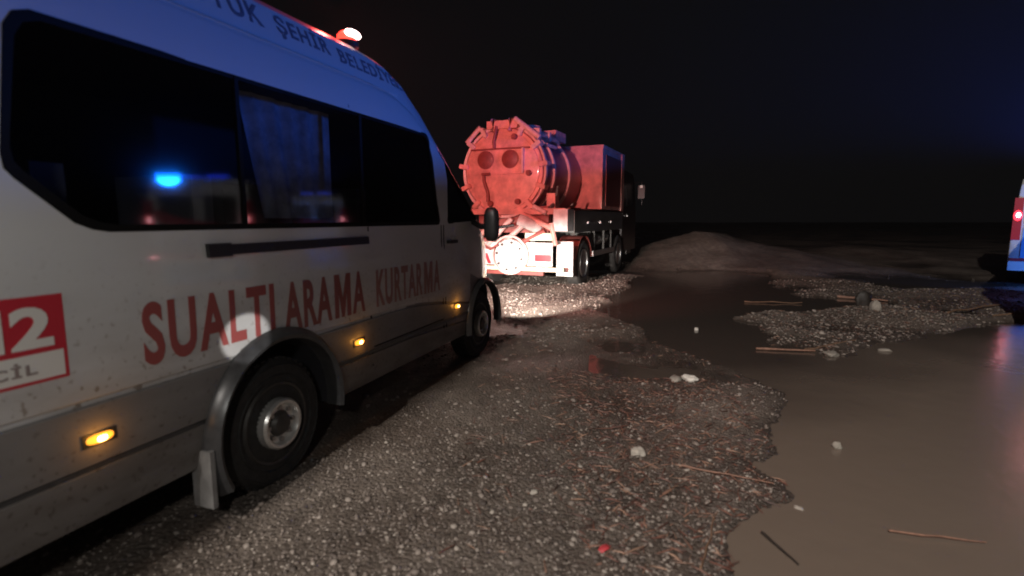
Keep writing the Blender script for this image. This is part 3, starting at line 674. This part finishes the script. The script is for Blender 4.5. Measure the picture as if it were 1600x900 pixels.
# lettering
def text_mesh(txt, bold=0.012):
    cu = bpy.data.curves.new('txt', 'FONT'); cu.body = txt; cu.size = 1; cu.offset = bold; cu.space_character = 1.16; cu.resolution_u = 4; cu.fill_mode = 'BOTH'
    o = bpy.data.objects.new('txt', cu); C.objects.link(o); bpy.context.view_layer.update()
    me = bpy.data.meshes.new_from_object(o.evaluated_get(bpy.context.evaluated_depsgraph_get()))
    bpy.data.objects.remove(o, do_unlink=True); bpy.data.curves.remove(cu); return me
def lettering(name, txt, s0, s1, z0, z1, m, parent, surf=None, bold=0.012, thick=0.002, lift=0.0015, slope=0.0, parent_plain=None):
    me = text_mesh(txt, bold); bm = bmesh.new(); bm.from_mesh(me)
    xs = [v.co.x for v in bm.verts]; ys = [v.co.y for v in bm.verts]
    x0, x1, y0, y1 = min(xs), max(xs), min(ys), max(ys)
    ext = bmesh.ops.extrude_face_region(bm, geom=bm.faces[:]); top = {g for g in ext['geom'] if isinstance(g, bmesh.types.BMVert)}
    for v in bm.verts:
        u = (v.co.x - x0) / (x1 - x0); w = (v.co.y - y0) / (y1 - y0)
        s = s0 + (s1 - s0) * u; z = z0 + (z1 - z0) * w
        d = -(lift + (thick if v in top else 0))
        v.co = Vector((s, side_y(s, z) + d, z)) if surf is None else surf(s, z, d)
    for f in bm.faces: f.smooth = False
    return from_bm(name, bm, m, parent)
lettering('side_lettering', 'SUALTI', -0.585, 0.145, 0.885, 1.155, M['redtext'], van, bold=0.03)
def letter_m(s0, s1, z0, z1, m):
    st = 0.24
    P = [(0, 0), (st, 0), (st, 0.62), (0.42, 0.0), (0.58, 0.0), (1 - st, 0.62), (1 - st, 0), (1, 0), (1, 1), (0.72, 1), (0.5, 0.42), (0.28, 1), (0, 1)]
    bm = bmesh.new(); f = bm.faces.new([bm.verts.new((s0 + (s1 - s0) * u, side_y(s0, z0 + (z1 - z0) * w) - 0.0015, z0 + (z1 - z0) * w)) for u, w in P])
    bmesh.ops.triangulate(bm, faces=[f]); ext = bmesh.ops.extrude_face_region(bm, geom=bm.faces[:])
    for g in ext['geom']:
        if isinstance(g, bmesh.types.BMVert): g.co.y -= 0.002
    return from_bm('side_lettering', bm, m, van)
lettering('side_lettering', 'ARA', 0.215, 0.625, 0.865, 1.145, M['redtext2'], van, bold=0.03)
letter_m(0.655, 0.82, 0.865, 1.145, M['redtext2'])
lettering('side_lettering', 'A', 0.84, 0.98, 0.865, 1.145, M['redtext2'], van, bold=0.03)
lettering('side_lettering', 'KURTAR', 1.12, 1.80, 0.865, 1.135, M['dimtext'], van, bold=0.03)
letter_m(1.83, 1.98, 0.865, 1.135, M['dimtext'])
lettering('side_lettering', 'A', 2.0, 2.12, 0.865, 1.135, M['dimtext'], van, bold=0.03)
lettering('roof_lettering', 'BÜYÜK', -0.25, 0.30, 2.515, 2.655, M['navy'], van, bold=0.02)
lettering('roof_lettering', 'ŞEHİR', 0.40, 0.86, 2.50, 2.655, M['navy'], van, bold=0.02)
lettering('roof_lettering', 'BELEDİYESİ', 0.95, 1.80, 2.51, 2.635, M['navy'], van, bold=0.02)
# 112 emblem
em = strip_on_side('emblem_panel', -1.26, -0.865, 0.93, 1.235, M['redpaint'], van, out=0.002, thick=0.003, n=4)
for a_, b_, ch_ in ((-1.235, -1.15, '1'), (-1.135, -1.05, '1'), (-1.03, -0.905, '2')): lettering('digit', ch_, a_, b_, 1.055, 1.2, M['whitevinyl'], van, bold=0.035, lift=0.0035)
strip_on_side('emblem_box', -1.245, -0.878, 0.942, 1.035, M['whitevinyl'], van, out=0.0035, thick=0.003, n=4)
lettering('emblem_word', 'ACİL', -1.16, -0.965, 0.965, 1.015, M['greytxt'], van, bold=0.02, lift=0.005)
strip_on_side('door_sill_gap', 1.07, 2.18, 0.585, 0.595, M['seal'], van, out=0.0015, thick=0.004, n=4)

# ================================================================== TRUCK
TAX = Vector((0.407, 0.914, 0)).normalized(); TL = Vector((-TAX.y, TAX.x, 0))
TO = Vector((1.2, 10.65, 0)) + TL * 1.29
truck = empty('vacuum_tanker_truck', TO, math.atan2(TAX.y, TAX.x))
tag(truck, 'red vacuum tanker truck lit by red light, standing ahead of the van', 'truck')
TC = (0.22, 2.46)   # tank centre y, z   (local +y = left)
TR = 0.93
# rear: +x forward, rear face at x = 0
def ring_prof(x0, x1, r0, r1): return [(r0, x0), (r1, x0), (r1, x1), (r0, x1)]
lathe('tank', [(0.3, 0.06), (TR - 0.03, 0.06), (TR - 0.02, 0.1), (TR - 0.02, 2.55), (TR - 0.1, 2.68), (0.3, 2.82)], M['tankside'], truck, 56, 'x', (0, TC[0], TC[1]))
bm = bmesh.new(); lathe_bm(bm, [(TR - 0.03, 0.02), (TR + 0.02, 0.0), (TR + 0.02, 0.10), (TR - 0.03, 0.12)], 56, 'x', (0, TC[0], TC[1]), closed=True)
from_bm('rear_flange', bm, M['pale'], truck, smooth=True, angle=0.5)
door = lathe('rear_door', [(0.0001, -0.085), (0.40, -0.075), (0.70, -0.045), (0.80, -0.02), (0.805, 0.0), (0.87, 0.0), (0.88, 0.03)], M['tank'], truck, 56, 'x', (0, TC[0], TC[1]))
bm = bmesh.new(); lathe_bm(bm, [(0.79, -0.03), (0.81, -0.045), (0.835, -0.03), (0.835, 0.0)], 56, 'x', (0, TC[0], TC[1])); 
from_bm('door_rim', bm, M['tankdark'], door, smooth=True) if False else bm.free()
def rel(dy, dz): return (TC[0] + dy, TC[1] + dz)
for y, z in ((0.37, 0.24), (-0.19, 0.24)):
    yy, zz = rel(y, z); o = lathe('sight_port', [(0.0001, -0.105), (0.17, -0.105), (0.185, -0.095), (0.19, -0.04)], M['tankdark'], truck, 28, 'x', (0, yy, zz))
yy, zz = rel(0, 0); box('door_crossbar', -0.115, -0.07, yy - 0.62, yy + 0.70, zz + 0.44, zz + 0.47, M['tankdark'], truck, 0.006)
box('door_crossbar', -0.11, -0.07, yy - 0.66, yy + 0.5, zz - 0.06, zz - 0.04, M['tank'], truck, 0.006)
box('door_crossbar', -0.13, -0.05, yy - 0.50, yy - 0.46, zz - 0.05, zz + 0.45, M['pale'], truck, 0.006)
tube('hose', [(-0.12, yy + 0.10, zz + 0.9), (-0.15, yy + 0.12, zz + 0.72), (-0.13, yy + 0.16, zz + 0.6), (-0.13, yy + 0.15, zz + 0.46)], 0.03, M['tankdark'], truck)
tube('hose', [(-0.11, yy + 0.40, zz - 0.08), (-0.14, yy + 0.38, zz - 0.2), (-0.12, yy + 0.30, zz - 0.45), (-0.13, yy + 0.30, zz - 0.62)], 0.035, M['tankdark'], truck)
tube('hose', [(-0.12, yy + 0.44, zz - 0.05), (-0.12, yy + 0.25, zz - 0.05)], 0.03, M['tankdark'], truck)
for y, z in ((-0.60, -0.05), (-0.36, -0.62), (-0.28, 0.68), (0.26, -0.66)):
    b = rel(y, z); lathe('clamp_bolt', [(0.0001, -0.13), (0.05, -0.13), (0.06, -0.11), (0.06, 0.0)], M['tankdark'], truck, 14, 'x', (0, b[0], b[1]))
# toggle clamps round the door
for k, a in enumerate((8, 38, 62, 118, 146, 172, 200, 228, 312, 340)):
    ca, sa = math.cos(R(a)), math.sin(R(a)); m4 = Matrix.Translation((0, TC[0], TC[1])) @ Matrix.Rotation(R(a), 4, 'X')
    bm = bmesh.new(); bx(bm, -0.10, 0.14, 0.80, 1.01, -0.045, 0.045, m4); o = from_bm('door_clamp', bm, M['pale'] if k in (1, 2, 3, 4) else M['tank'], truck, bevel=0.012)
# hinge arms on top and long handles at both shoulders
for s in (-1, 1):
    tube('hinge_arm', [(-0.1, TC[0] + s * 0.18, TC[1] + 0.80), (-0.08, TC[0] + s * 0.2, TC[1] + 1.02), (0.4, TC[0] + s * 0.2, TC[1] + 1.04)], 0.05, M['tank'], truck)
box('hinge_block', -0.08, 0.2, TC[0] - 0.34, TC[0] + 0.34, TC[1] + 0.86, TC[1] + 1.02, M['tank'], truck, 0.03)
tube('lift_strut', [(-0.05, TC[0] - 0.28, TC[1] + 1.04), (-0.05, TC[0] - 0.82, TC[1] + 0.64)], 0.055, M['pale'], truck)
tube('lift_strut', [(-0.05, TC[0] + 0.50, TC[1] + 0.92), (-0.05, TC[0] + 0.82, TC[1] + 0.62)], 0.05, M['pale'], truck)
tube('ladder_rail', [(-0.06, TC[0] - 0.98, TC[1] - 0.85), (-0.06, TC[0] - 0.70, TC[1] - 0.72)], 0.05, M['pale'], truck)
tube('valve_pipe', [(0.3, TC[0] - 0.98, TC[1] - 0.50), (0.25, TC[0] - 1.04, TC[1] - 0.66), (0.0, TC[0] - 1.0, TC[1] - 0.8)], 0.05, M['steel'], truck)
box('valve_block', 0.18, 0.42, TC[0] - 1.08, TC[0] - 0.9, TC[1] - 0.75, TC[1] - 0.45, M['tank'], truck, 0.03)
tube('valve_handle', [(0.2, TC[0] - 1.1, TC[1] - 0.5), (0.1, TC[0] - 1.16, TC[1] - 0.32)], 0.022, M['steel'], truck)
for x in (0.52, 1.55):
    bm = bmesh.new(); lathe_bm(bm, [(TR - 0.03, x - 0.04), (TR + 0.035, x - 0.04), (TR + 0.035, x + 0.04), (TR - 0.03, x + 0.04)], 56, 'x', (0, TC[0], TC[1]), closed=True); from_bm('tank_band', bm, M['pale'], truck, smooth=True, angle=0.5)
# top fittings
box('walkway', 0.2, 2.3, TC[0] - 0.22, TC[0] + 0.22, TC[1] + 0.92, TC[1] + 0.96, M['tank'], truck, 0.01)
lathe('manhole', [(0.24, 0), (0.24, 0.12), (0.27, 0.12), (0.27, 0.17), (0.0001, 0.19)], M['tank'], truck, 28, 'z', (1.25, TC[0] - 0.05, TC[1] + 0.92))
box('top_box', 1.5, 2.2, TC[0] - 0.62, TC[0] - 0.2, TC[1] + 0.80, TC[1] + 1.02, M['tank'], truck, 0.02)
tube('top_pipe', [(0.15, TC[0] - 0.62, TC[1] + 0.78), (0.6, TC[0] - 0.66, TC[1] + 0.78), (1.4, TC[0] - 0.66, TC[1] + 0.76), (1.5, TC[0] - 0.66, TC[1] + 0.70)], 0.055, M['tank'], truck)
tube('top_pipe', [(0.35, TC[0] - 0.80, TC[1] + 0.55), (0.9, TC[0] - 0.82, TC[1] + 0.55)], 0.04, M['pale'], truck)
for x in (0.15, 0.75): box('pipe_clip', x, x + 0.1, TC[0] - 0.74, TC[0] - 0.5, TC[1] + 0.66, TC[1] + 0.86, M['pale'], truck, 0.015)
# big equipment box behind the cab, its side nearer the camera
eq = box('equipment_box', 2.62, 4.9, -1.2, 1.2, 1.72, 3.20, M['tank'], truck, 0.02)
box('box_side_panel', 2.95, 4.55, -1.215, -1.195, 1.80, 3.05, M['tankdark'], eq, 0.02)  # darker red puts the shade of the unlit side into the colour
box('box_corner_post', 4.62, 4.92, -1.225, -1.12, 1.70, 3.24, M['tank'], eq, 0.015)
box('box_rim', 2.60, 4.92, -1.22, 1.22, 3.20, 3.25, M['tank'], eq, 0.01)
# chassis
for y in (-0.42, 0.42): box('chassis_rail', 0.05, 7.2, y - 0.05, y + 0.05, 0.92, 1.20, M['darksteel'], truck, 0.01)
box('subframe_beam', -0.02, 0.12, -1.15, 1.15, 1.58, 1.70, M['tank'], truck, 0.02)
box('tank_cradle', 0.1, 0.25, -0.75, 0.85, 1.20, 1.75, M['tankdark'], truck, 0.02)
box('tank_cradle', 2.2, 2.35, -0.75, 0.85, 1.20, 1.75, M['tankdark'], truck, 0.02)
for y0, z0, y1, z1, m in ((0.95, 0.95, 0.30, 1.58, 'tank'), (0.62, 0.90, 0.02, 1.50, 'pale'), (-0.25, 1.58, -0.85, 1.30, 'tank'), (-0.85, 1.40, -0.95, 0.95, 'tank'), (-0.10, 0.95, -0.72, 1.25, 'tankdark'), (0.25, 0.95, -0.35, 1.45, 'pale')):
    tube('frame_strut', [(-0.02, y0, z0), (-0.02, y1, z1)], 0.055, M[m], truck)
tube('outlet_pipe', [(-0.15, -0.20, 1.48), (-0.10, -0.42, 1.38), (0.1, -0.50, 1.30)], 0.12, M['truckwhite'], truck, 16)
tube('hydraulic_hose', [(-0.06, 0.75, 1.30), (-0.1, 0.45, 1.28), (-0.1, 0.15, 1.33), (-0.06, -0.05, 1.36)], 0.03, M['black'], truck)
box('cream_plate', -0.06, -0.03, -0.92, -0.30, 1.05, 1.20, M['cream'], truck, 0.008)
box('white_locker', -0.03, 0.35, -1.20, -0.90, 1.24, 1.68, M['truckwhite'], truck, 0.012)
box('rear_panel', -0.02, 0.02, -0.88, 1.15, 0.52, 1.00, M['truckwhite'], truck, 0.01)
for k in range(4):
    y0 = 0.50 + 0.16 * k
    bm = bmesh.new(); P = [(-0.024, y0, 0.54), (-0.024, y0 + 0.08, 0.54), (-0.024, y0 + 0.17, 0.76), (-0.024, y0 + 0.09, 0.76)]
    a = [bm.verts.new(p) for p in P]; b = [bm.verts.new((p[0] + 0.003, p[1], p[2])) for p in P]; bm.faces.new(a); bm.faces.new(b[::-1])
    for i in range(4): bm.faces.new((a[i], b[i], b[(i + 1) % 4], a[(i + 1) % 4]))
    from_bm('hazard_stripe', bm, M['redpaint'], truck)
tube('suction_hose', [(-0.10, 0.85, 1.34), (-0.16, 0.98, 1.10), (-0.14, 0.80, 0.98), (-0.12, 0.55, 1.06), (-0.10, 0.42, 1.24)], 0.05, M['tankdark'], truck)
box('mud_flap', 0.30, 0.33, -1.22, -0.86, 0.30, 1.02, M['truckwhite'], truck, 0.006)
# round discharge valve
lathe('discharge_valve', [(0.0001, -0.22), (0.16, -0.22), (0.20, -0.2), (0.22, -0.16), (0.34, -0.14), (0.36, -0.08), (0.36, -0.02)], M['truckwhite'], truck, 32, 'x', (0, 0.02, 0.72))
bm = bmesh.new(); lathe_bm(bm, [(0.37, -0.14), (0.41, -0.14), (0.41, -0.06), (0.37, -0.06)], 36, 'x', (0, 0.02, 0.74), closed=True); from_bm('valve_collar', bm, M['pale'], truck, smooth=True, angle=0.5)
for k in range(8):
    a = k * math.pi / 4 + 0.2; b = (0.02 + 0.285 * math.cos(a), 0.72 + 0.285 * math.sin(a)); lathe('flange_bolt', [(0.0001, -0.18), (0.028, -0.18), (0.03, -0.12)], M['darksteel'], truck, 8, 'x', (0, b[0], b[1]))
tube('valve_lever', [(-0.2, 0.25, 0.95), (-0.22, 0.42, 0.86), (-0.2, 0.62, 0.92)], 0.025, M['tankdark'], truck)
box('tail_lamp', -0.08, -0.02, -0.86, -0.52, 0.62, 0.76, M['taildim'], truck, 0.015)
box('tail_lamp', -0.08, -0.02, 0.70, 1.04, 0.62, 0.76, M['taildim'], truck, 0.015)
box('number_plate', -0.07, -0.025, 0.42, 0.68, 0.80, 0.92, M['whitevinyl'], truck, 0.004)
box('rear_bumper', -0.10, 0.0, -1.15, 1.15, 0.42, 0.50, M['cream'], truck, 0.015)
box('bumper_underbar', -0.06, 0.02, -0.70, 1.10, 0.33, 0.405, M['tankdark'], truck, 0.01)
for y in (-0.75, 0.85): box('bumper_bracket', 0.0, 0.3, y - 0.04, y + 0.04, 0.40, 0.92, M['darksteel'], truck, 0.01)
# side lockers, guards
box('side_locker', 0.40, 4.95, -1.21, -0.80, 1.20, 1.66, M['truckgrey'], truck, 0.02)
for x in (1.35, 2.4, 3.5): box('locker_handle', x, x + 0.12, -1.235, -1.205, 1.38, 1.43, M['steel'], truck, 0.006)
box('air_tank_bracket', 2.0, 2.1, -1.1, -0.5, 0.75, 1.2, M['darksteel'], truck, 0.01)
lathe('air_tank', [(0.0001, -0.36), (0.13, -0.33), (0.15, -0.28), (0.15, 0.28), (0.13, 0.33), (0.0001, 0.36)], M['steel'], truck, 24, 'x', (2.7, -0.98, 0.98))
lathe('air_tank', [(0.0001, -0.30), (0.12, -0.28), (0.14, -0.24), (0.14, 0.24), (0.12, 0.28), (0.0001, 0.30)], M['steel'], truck, 24, 'x', (3.5, -0.98, 1.0))
box('side_guard_rail', 1.85, 4.0, -1.22, -1.18, 0.62, 0.74, M['steel'], truck, 0.01)
for x in (2.1, 3.0, 3.75): box('guard_post', x, x + 0.07, -1.18, -1.12, 0.62, 1.2, M['darksteel'], truck, 0.008)
bm = bmesh.new(); V = []
for i in range(19):
    a = R(10 + 160 * i / 18); V.append([bm.verts.new((1.2 + 0.60 * math.cos(a), y, 0.52 + 0.60 * math.sin(a))) for y in (-1.2, -0.72)])
for A, B in zip(V, V[1:]): bm.faces.new((A[0], A[1], B[1], B[0]))
o = from_bm('mudguard', bm, M['tankdark'], truck, smooth=True); 
def truck_wheel(cx, cy, side):
    f = -side
    w = lathe('wheel', [(0.30, f * 0.03), (0.40, f * 0.0), (0.48, f * 0.01), (0.515, f * 0.04), (0.52, f * 0.10), (0.52, f * 0.24), (0.50, f * 0.28), (0.3, f * 0.29)], M['dirtrub'], truck, 44, 'y', (cx, cy, 0.52))
    lathe('rim', [(0.31, f * 0.028), (0.30, f * 0.0), (0.285, f * 0.01), (0.27, f * 0.10), (0.24, f * 0.15), (0.17, f * 0.16), (0.14, f * 0.08), (0.11, f * 0.03), (0.0001, f * 0.02)], M['steel'], w, 36, 'y', (cx, cy, 0.52))
    for k in range(8):
        a = k * math.pi / 4
        box('wheel_nut', cx + 0.20 * math.cos(a) - 0.016, cx + 0.20 * math.cos(a) + 0.016, cy + f * 0.10, cy + f * 0.155, 0.52 + 0.20 * math.sin(a) - 0.016, 0.52 + 0.20 * math.sin(a) + 0.016, M['darksteel'], w)
truck_wheel(1.2, -1.20, 1 * -1); truck_wheel(4.6, -1.20, -1); truck_wheel(1.2, 1.20, 1); truck_wheel(4.6, 1.20, 1)
# cab
def cab():
    prof = [(4.98, 0.95), (4.98, 2.72), (5.15, 2.86), (6.35, 2.82), (6.62, 2.62), (6.95, 1.75), (7.0, 0.55), (5.4, 0.55), (5.25, 0.95)]
    bm = bmesh.new(); a = [bm.verts.new((x, -1.18, z)) for x, z in prof]; b = [bm.verts.new((x, 1.18, z)) for x, z in prof]
    bm.faces.new(a); bm.faces.new(b[::-1])
    for i in range(len(prof)): j = (i + 1) % len(prof); bm.faces.new((a[i], b[i], b[j], a[j]))
    c = from_bm('cab', bm, M['cab'], truck, bevel=0.04)
    box('cab_window', 5.55, 6.45, -1.19, -1.175, 1.85, 2.5, M['black'], c, 0.004)
    box('cab_door_handle', 5.6, 5.75, -1.21, -1.18, 1.55, 1.6, M['steel'], c, 0.004)
    tube('mirror_arm', [(6.5, -1.15, 2.55), (6.6, -1.42, 2.62), (6.6, -1.42, 1.9)], 0.02, M['black'], c)
    box('cab_mirror', 6.52, 6.6, -1.52, -1.32, 2.1, 2.5, M['black'], c, 0.02)
    box('mirror_glint', 6.49, 6.515, -1.46, -1.38, 2.42, 2.50, M['whitevinyl'], c, 0.005)  # small lit dot on the mirror, given as a white patch
    box('cab_step', 5.6, 6.2, -1.2, -1.0, 0.45, 0.55, M['darksteel'], c, 0.01)
cab()

# ================================================================== AMBULANCES
def ambulance():
    root = empty('ambulance')
    prof = [(0, 0.42), (0.0, 1.3), (0.05, 2.25), (0.18, 2.38), (3.3, 2.38), (3.6, 2.26), (4.35, 1.52), (5.05, 1.25), (5.25, 0.95), (5.25, 0.42)]
    bm = bmesh.new(); rings = []
    for y, ins in ((-1.0, 0.0), (1.0, 0.0)):
        pass
    cols = [(-1.0, 0.06), (-0.985, 0.02), (-0.94, 0.0), (0.94, 0.0), (0.985, 0.02), (1.0, 0.06)]
    for y, ins in cols:
        ring = []
        for x, z in prof:
            k = 1 - 0.09 * max(0, z - 1.2) / 1.2
            ring.append(bm.verts.new((min(max(x, ins), 5.25 - ins), y * k, z - (ins if z > 1.2 else 0))))
        rings.append(ring)
    n = len(prof)
    for A, B in zip(rings, rings[1:]):
        for i in range(n): j = (i + 1) % n; bm.faces.new((A[i], A[j], B[j], B[i]))
    bm.faces.new(rings[0]); bm.faces.new(rings[-1][::-1])
    bmesh.ops.triangulate(bm, faces=[f for f in bm.faces if len(f.verts) > 4])
    from_bm('body', bm, M['van'], root, smooth=True, angle=0.5)
    def yk(z): return 1 - 0.09 * max(0, z - 1.2) / 1.2
    for s in (-1, 1):
        y0, y1 = (0.01, 0.80) if s > 0 else (-0.80, -0.01)
        d = box('rear_door', -0.018, 0.012, y0, y1, 0.62, 1.28, M['blueamb'], root, 0.006)
        d2 = box('rear_door_top', -0.010, 0.045, y0, y1, 1.29, 2.2, M['van'], root, 0.006)
        box('window', -0.016, 0.0, y0 + 0.08, y1 - 0.08, 1.50, 2.05, M['black'], d2, 0.003)
        box('handle', -0.045, -0.015, 0.03 if s > 0 else -0.1, 0.1 if s > 0 else -0.03, 1.0, 1.2, M['black'], d, 0.006)
        t = box('tail_lamp', -0.03, 0.10, s * 0.91 - 0.075, s * 0.91 + 0.075, 1.02, 1.95, M['taildim'], root, 0.015)
        b = bmesh.new(); bmesh.ops.create_icosphere(b, subdivisions=2, radius=1)
        for v in b.verts: v.co = Vector((-0.03 + v.co.x * 0.02, s * 0.91 + v.co.y * 0.075, 1.56 + v.co.z * 0.12))
        o = from_bm('lit_lamp', b, M['tail'], t, smooth=True, angle=3)
        b = bmesh.new(); bmesh.ops.create_icosphere(b, subdivisions=2, radius=1)
        for v in b.verts: v.co = Vector((-0.045 + v.co.x * 0.015, s * 0.90 + v.co.y * 0.04, 1.57 + v.co.z * 0.055))
        from_bm('bulb', b, M['tailcore'], o, smooth=True, angle=3)
        for x in (1.0, 4.3):
            w = lathe('wheel', [(0.2, -0.12), (0.30, -0.12), (0.345, -0.08), (0.345, 0.08), (0.30, 0.12), (0.2, 0.12)], M['rubber'], root, 28, 'y', (x, s * 0.89, 0.345))
            lathe('rim', [(0.2, s * 0.10), (0.19, s * 0.12), (0.08, s * 0.09), (0.0001, s * 0.11)], M['steel'], w, 24, 'y', (x, s * 0.89, 0.345))
        box('side_stripe', 0.3, 4.6, s * 1.004 - 0.004, s * 1.004 + 0.004, 0.95, 1.15, M['redpaint'], root)
    # red swoosh over the rear doors
    bm = bmesh.new(); P = []; nn = 14
    for i in range(nn + 1):
        t = i / nn; y = 0.78 - 1.56 * t; zc = 1.32 + 0.42 * t * t + 0.06 * math.sin(t * 5)
        P.append([bm.verts.new((-0.022, y, zc - 0.07 - 0.05 * t)), bm.verts.new((-0.022, y, zc + 0.07 + 0.04 * t)), bm.verts.new((-0.012, y, zc + 0.07 + 0.04 * t)), bm.verts.new((-0.012, y, zc - 0.07 - 0.05 * t))])
    for A, B in zip(P, P[1:]):
        for k in range(4): bm.faces.new((A[k], A[(k + 1) % 4], B[(k + 1) % 4], B[k]))
    bm.faces.new(P[0]); bm.faces.new(P[-1][::-1]); from_bm('red_stripe', bm, M['redpaint'], root)
    # white star-of-life like panel is only a pale round decal
    lathe('round_decal', [(0.17, -0.026), (0.17, -0.018)], M['whitevinyl'], root, 28, 'x', (0, 0.42, 1.0))
    box('red_sill', -0.02, 0.01, -0.95, 0.95, 0.55, 0.61, M['redpaint'], root, 0.004)
    box('rear_bumper', -0.14, 0.02, -0.98, 0.98, 0.34, 0.54, M['whitevinyl'], root, 0.03)
    box('bumper_step', -0.20, -0.06, -0.55, 0.55, 0.40, 0.46, M['black'], root, 0.01)
    box('windscreen', 3.75, 4.2, -0.75, 0.75, 1.7, 2.05, M['black'], root, 0.05)
    lb = box('light_bar', 0.30, 0.48, -0.55, 0.55, 2.36, 2.40, M['black'], root, 0.01)
    for y in (-0.45, 0.10): box('beacon_lens', 0.29, 0.49, y, y + 0.35, 2.40, 2.48, M['bluelens'], lb, 0.02)
    return root
amb = ambulance()
hd = math.atan2(0.68, 0.73)
amb.location = (7.37, 5.98, -0.02); amb.rotation_euler = (0, 0, hd)
tag(amb, 'ambulance beyond the right edge, mirrored in the van windows as red lamps and blue beacon', 'ambulance', 'ambulances parked at right')
amb2 = copy_tree(amb); fw = Vector((0.70, 0.714, 0)); lf = Vector((-0.714, 0.70, 0))
amb2.location = Vector((11.23, 12.03, 0)) - lf * 1.0; amb2.rotation_euler = (0, 0, math.atan2(fw.y, fw.x))
tag(amb2, 'blue lit ambulance with red tail lamp cut off by the right edge of the picture', 'ambulance', 'ambulances parked at right')

# ================================================================== HAZE
bm = bmesh.new(); bx(bm, -195, 195, -195, 195, -2.5, 9.0)
hm = bpy.data.materials.new('night_mist'); hm.use_nodes = True; nt = hm.node_tree
for n in list(nt.nodes): nt.nodes.remove(n)
out = nt.nodes.new("ShaderNodeOutputMaterial"); pv = nt.nodes.new("ShaderNodeVolumePrincipled")
pv.inputs["Color"].default_value = (0.9, 0.9, 0.95, 1); pv.inputs["Density"].default_value = 0.0005; pv.inputs["Anisotropy"].default_value = 0.3
nt.links.new(pv.outputs[0], out.inputs["Volume"])
tag(from_bm('haze', bm, hm), kind='stuff')
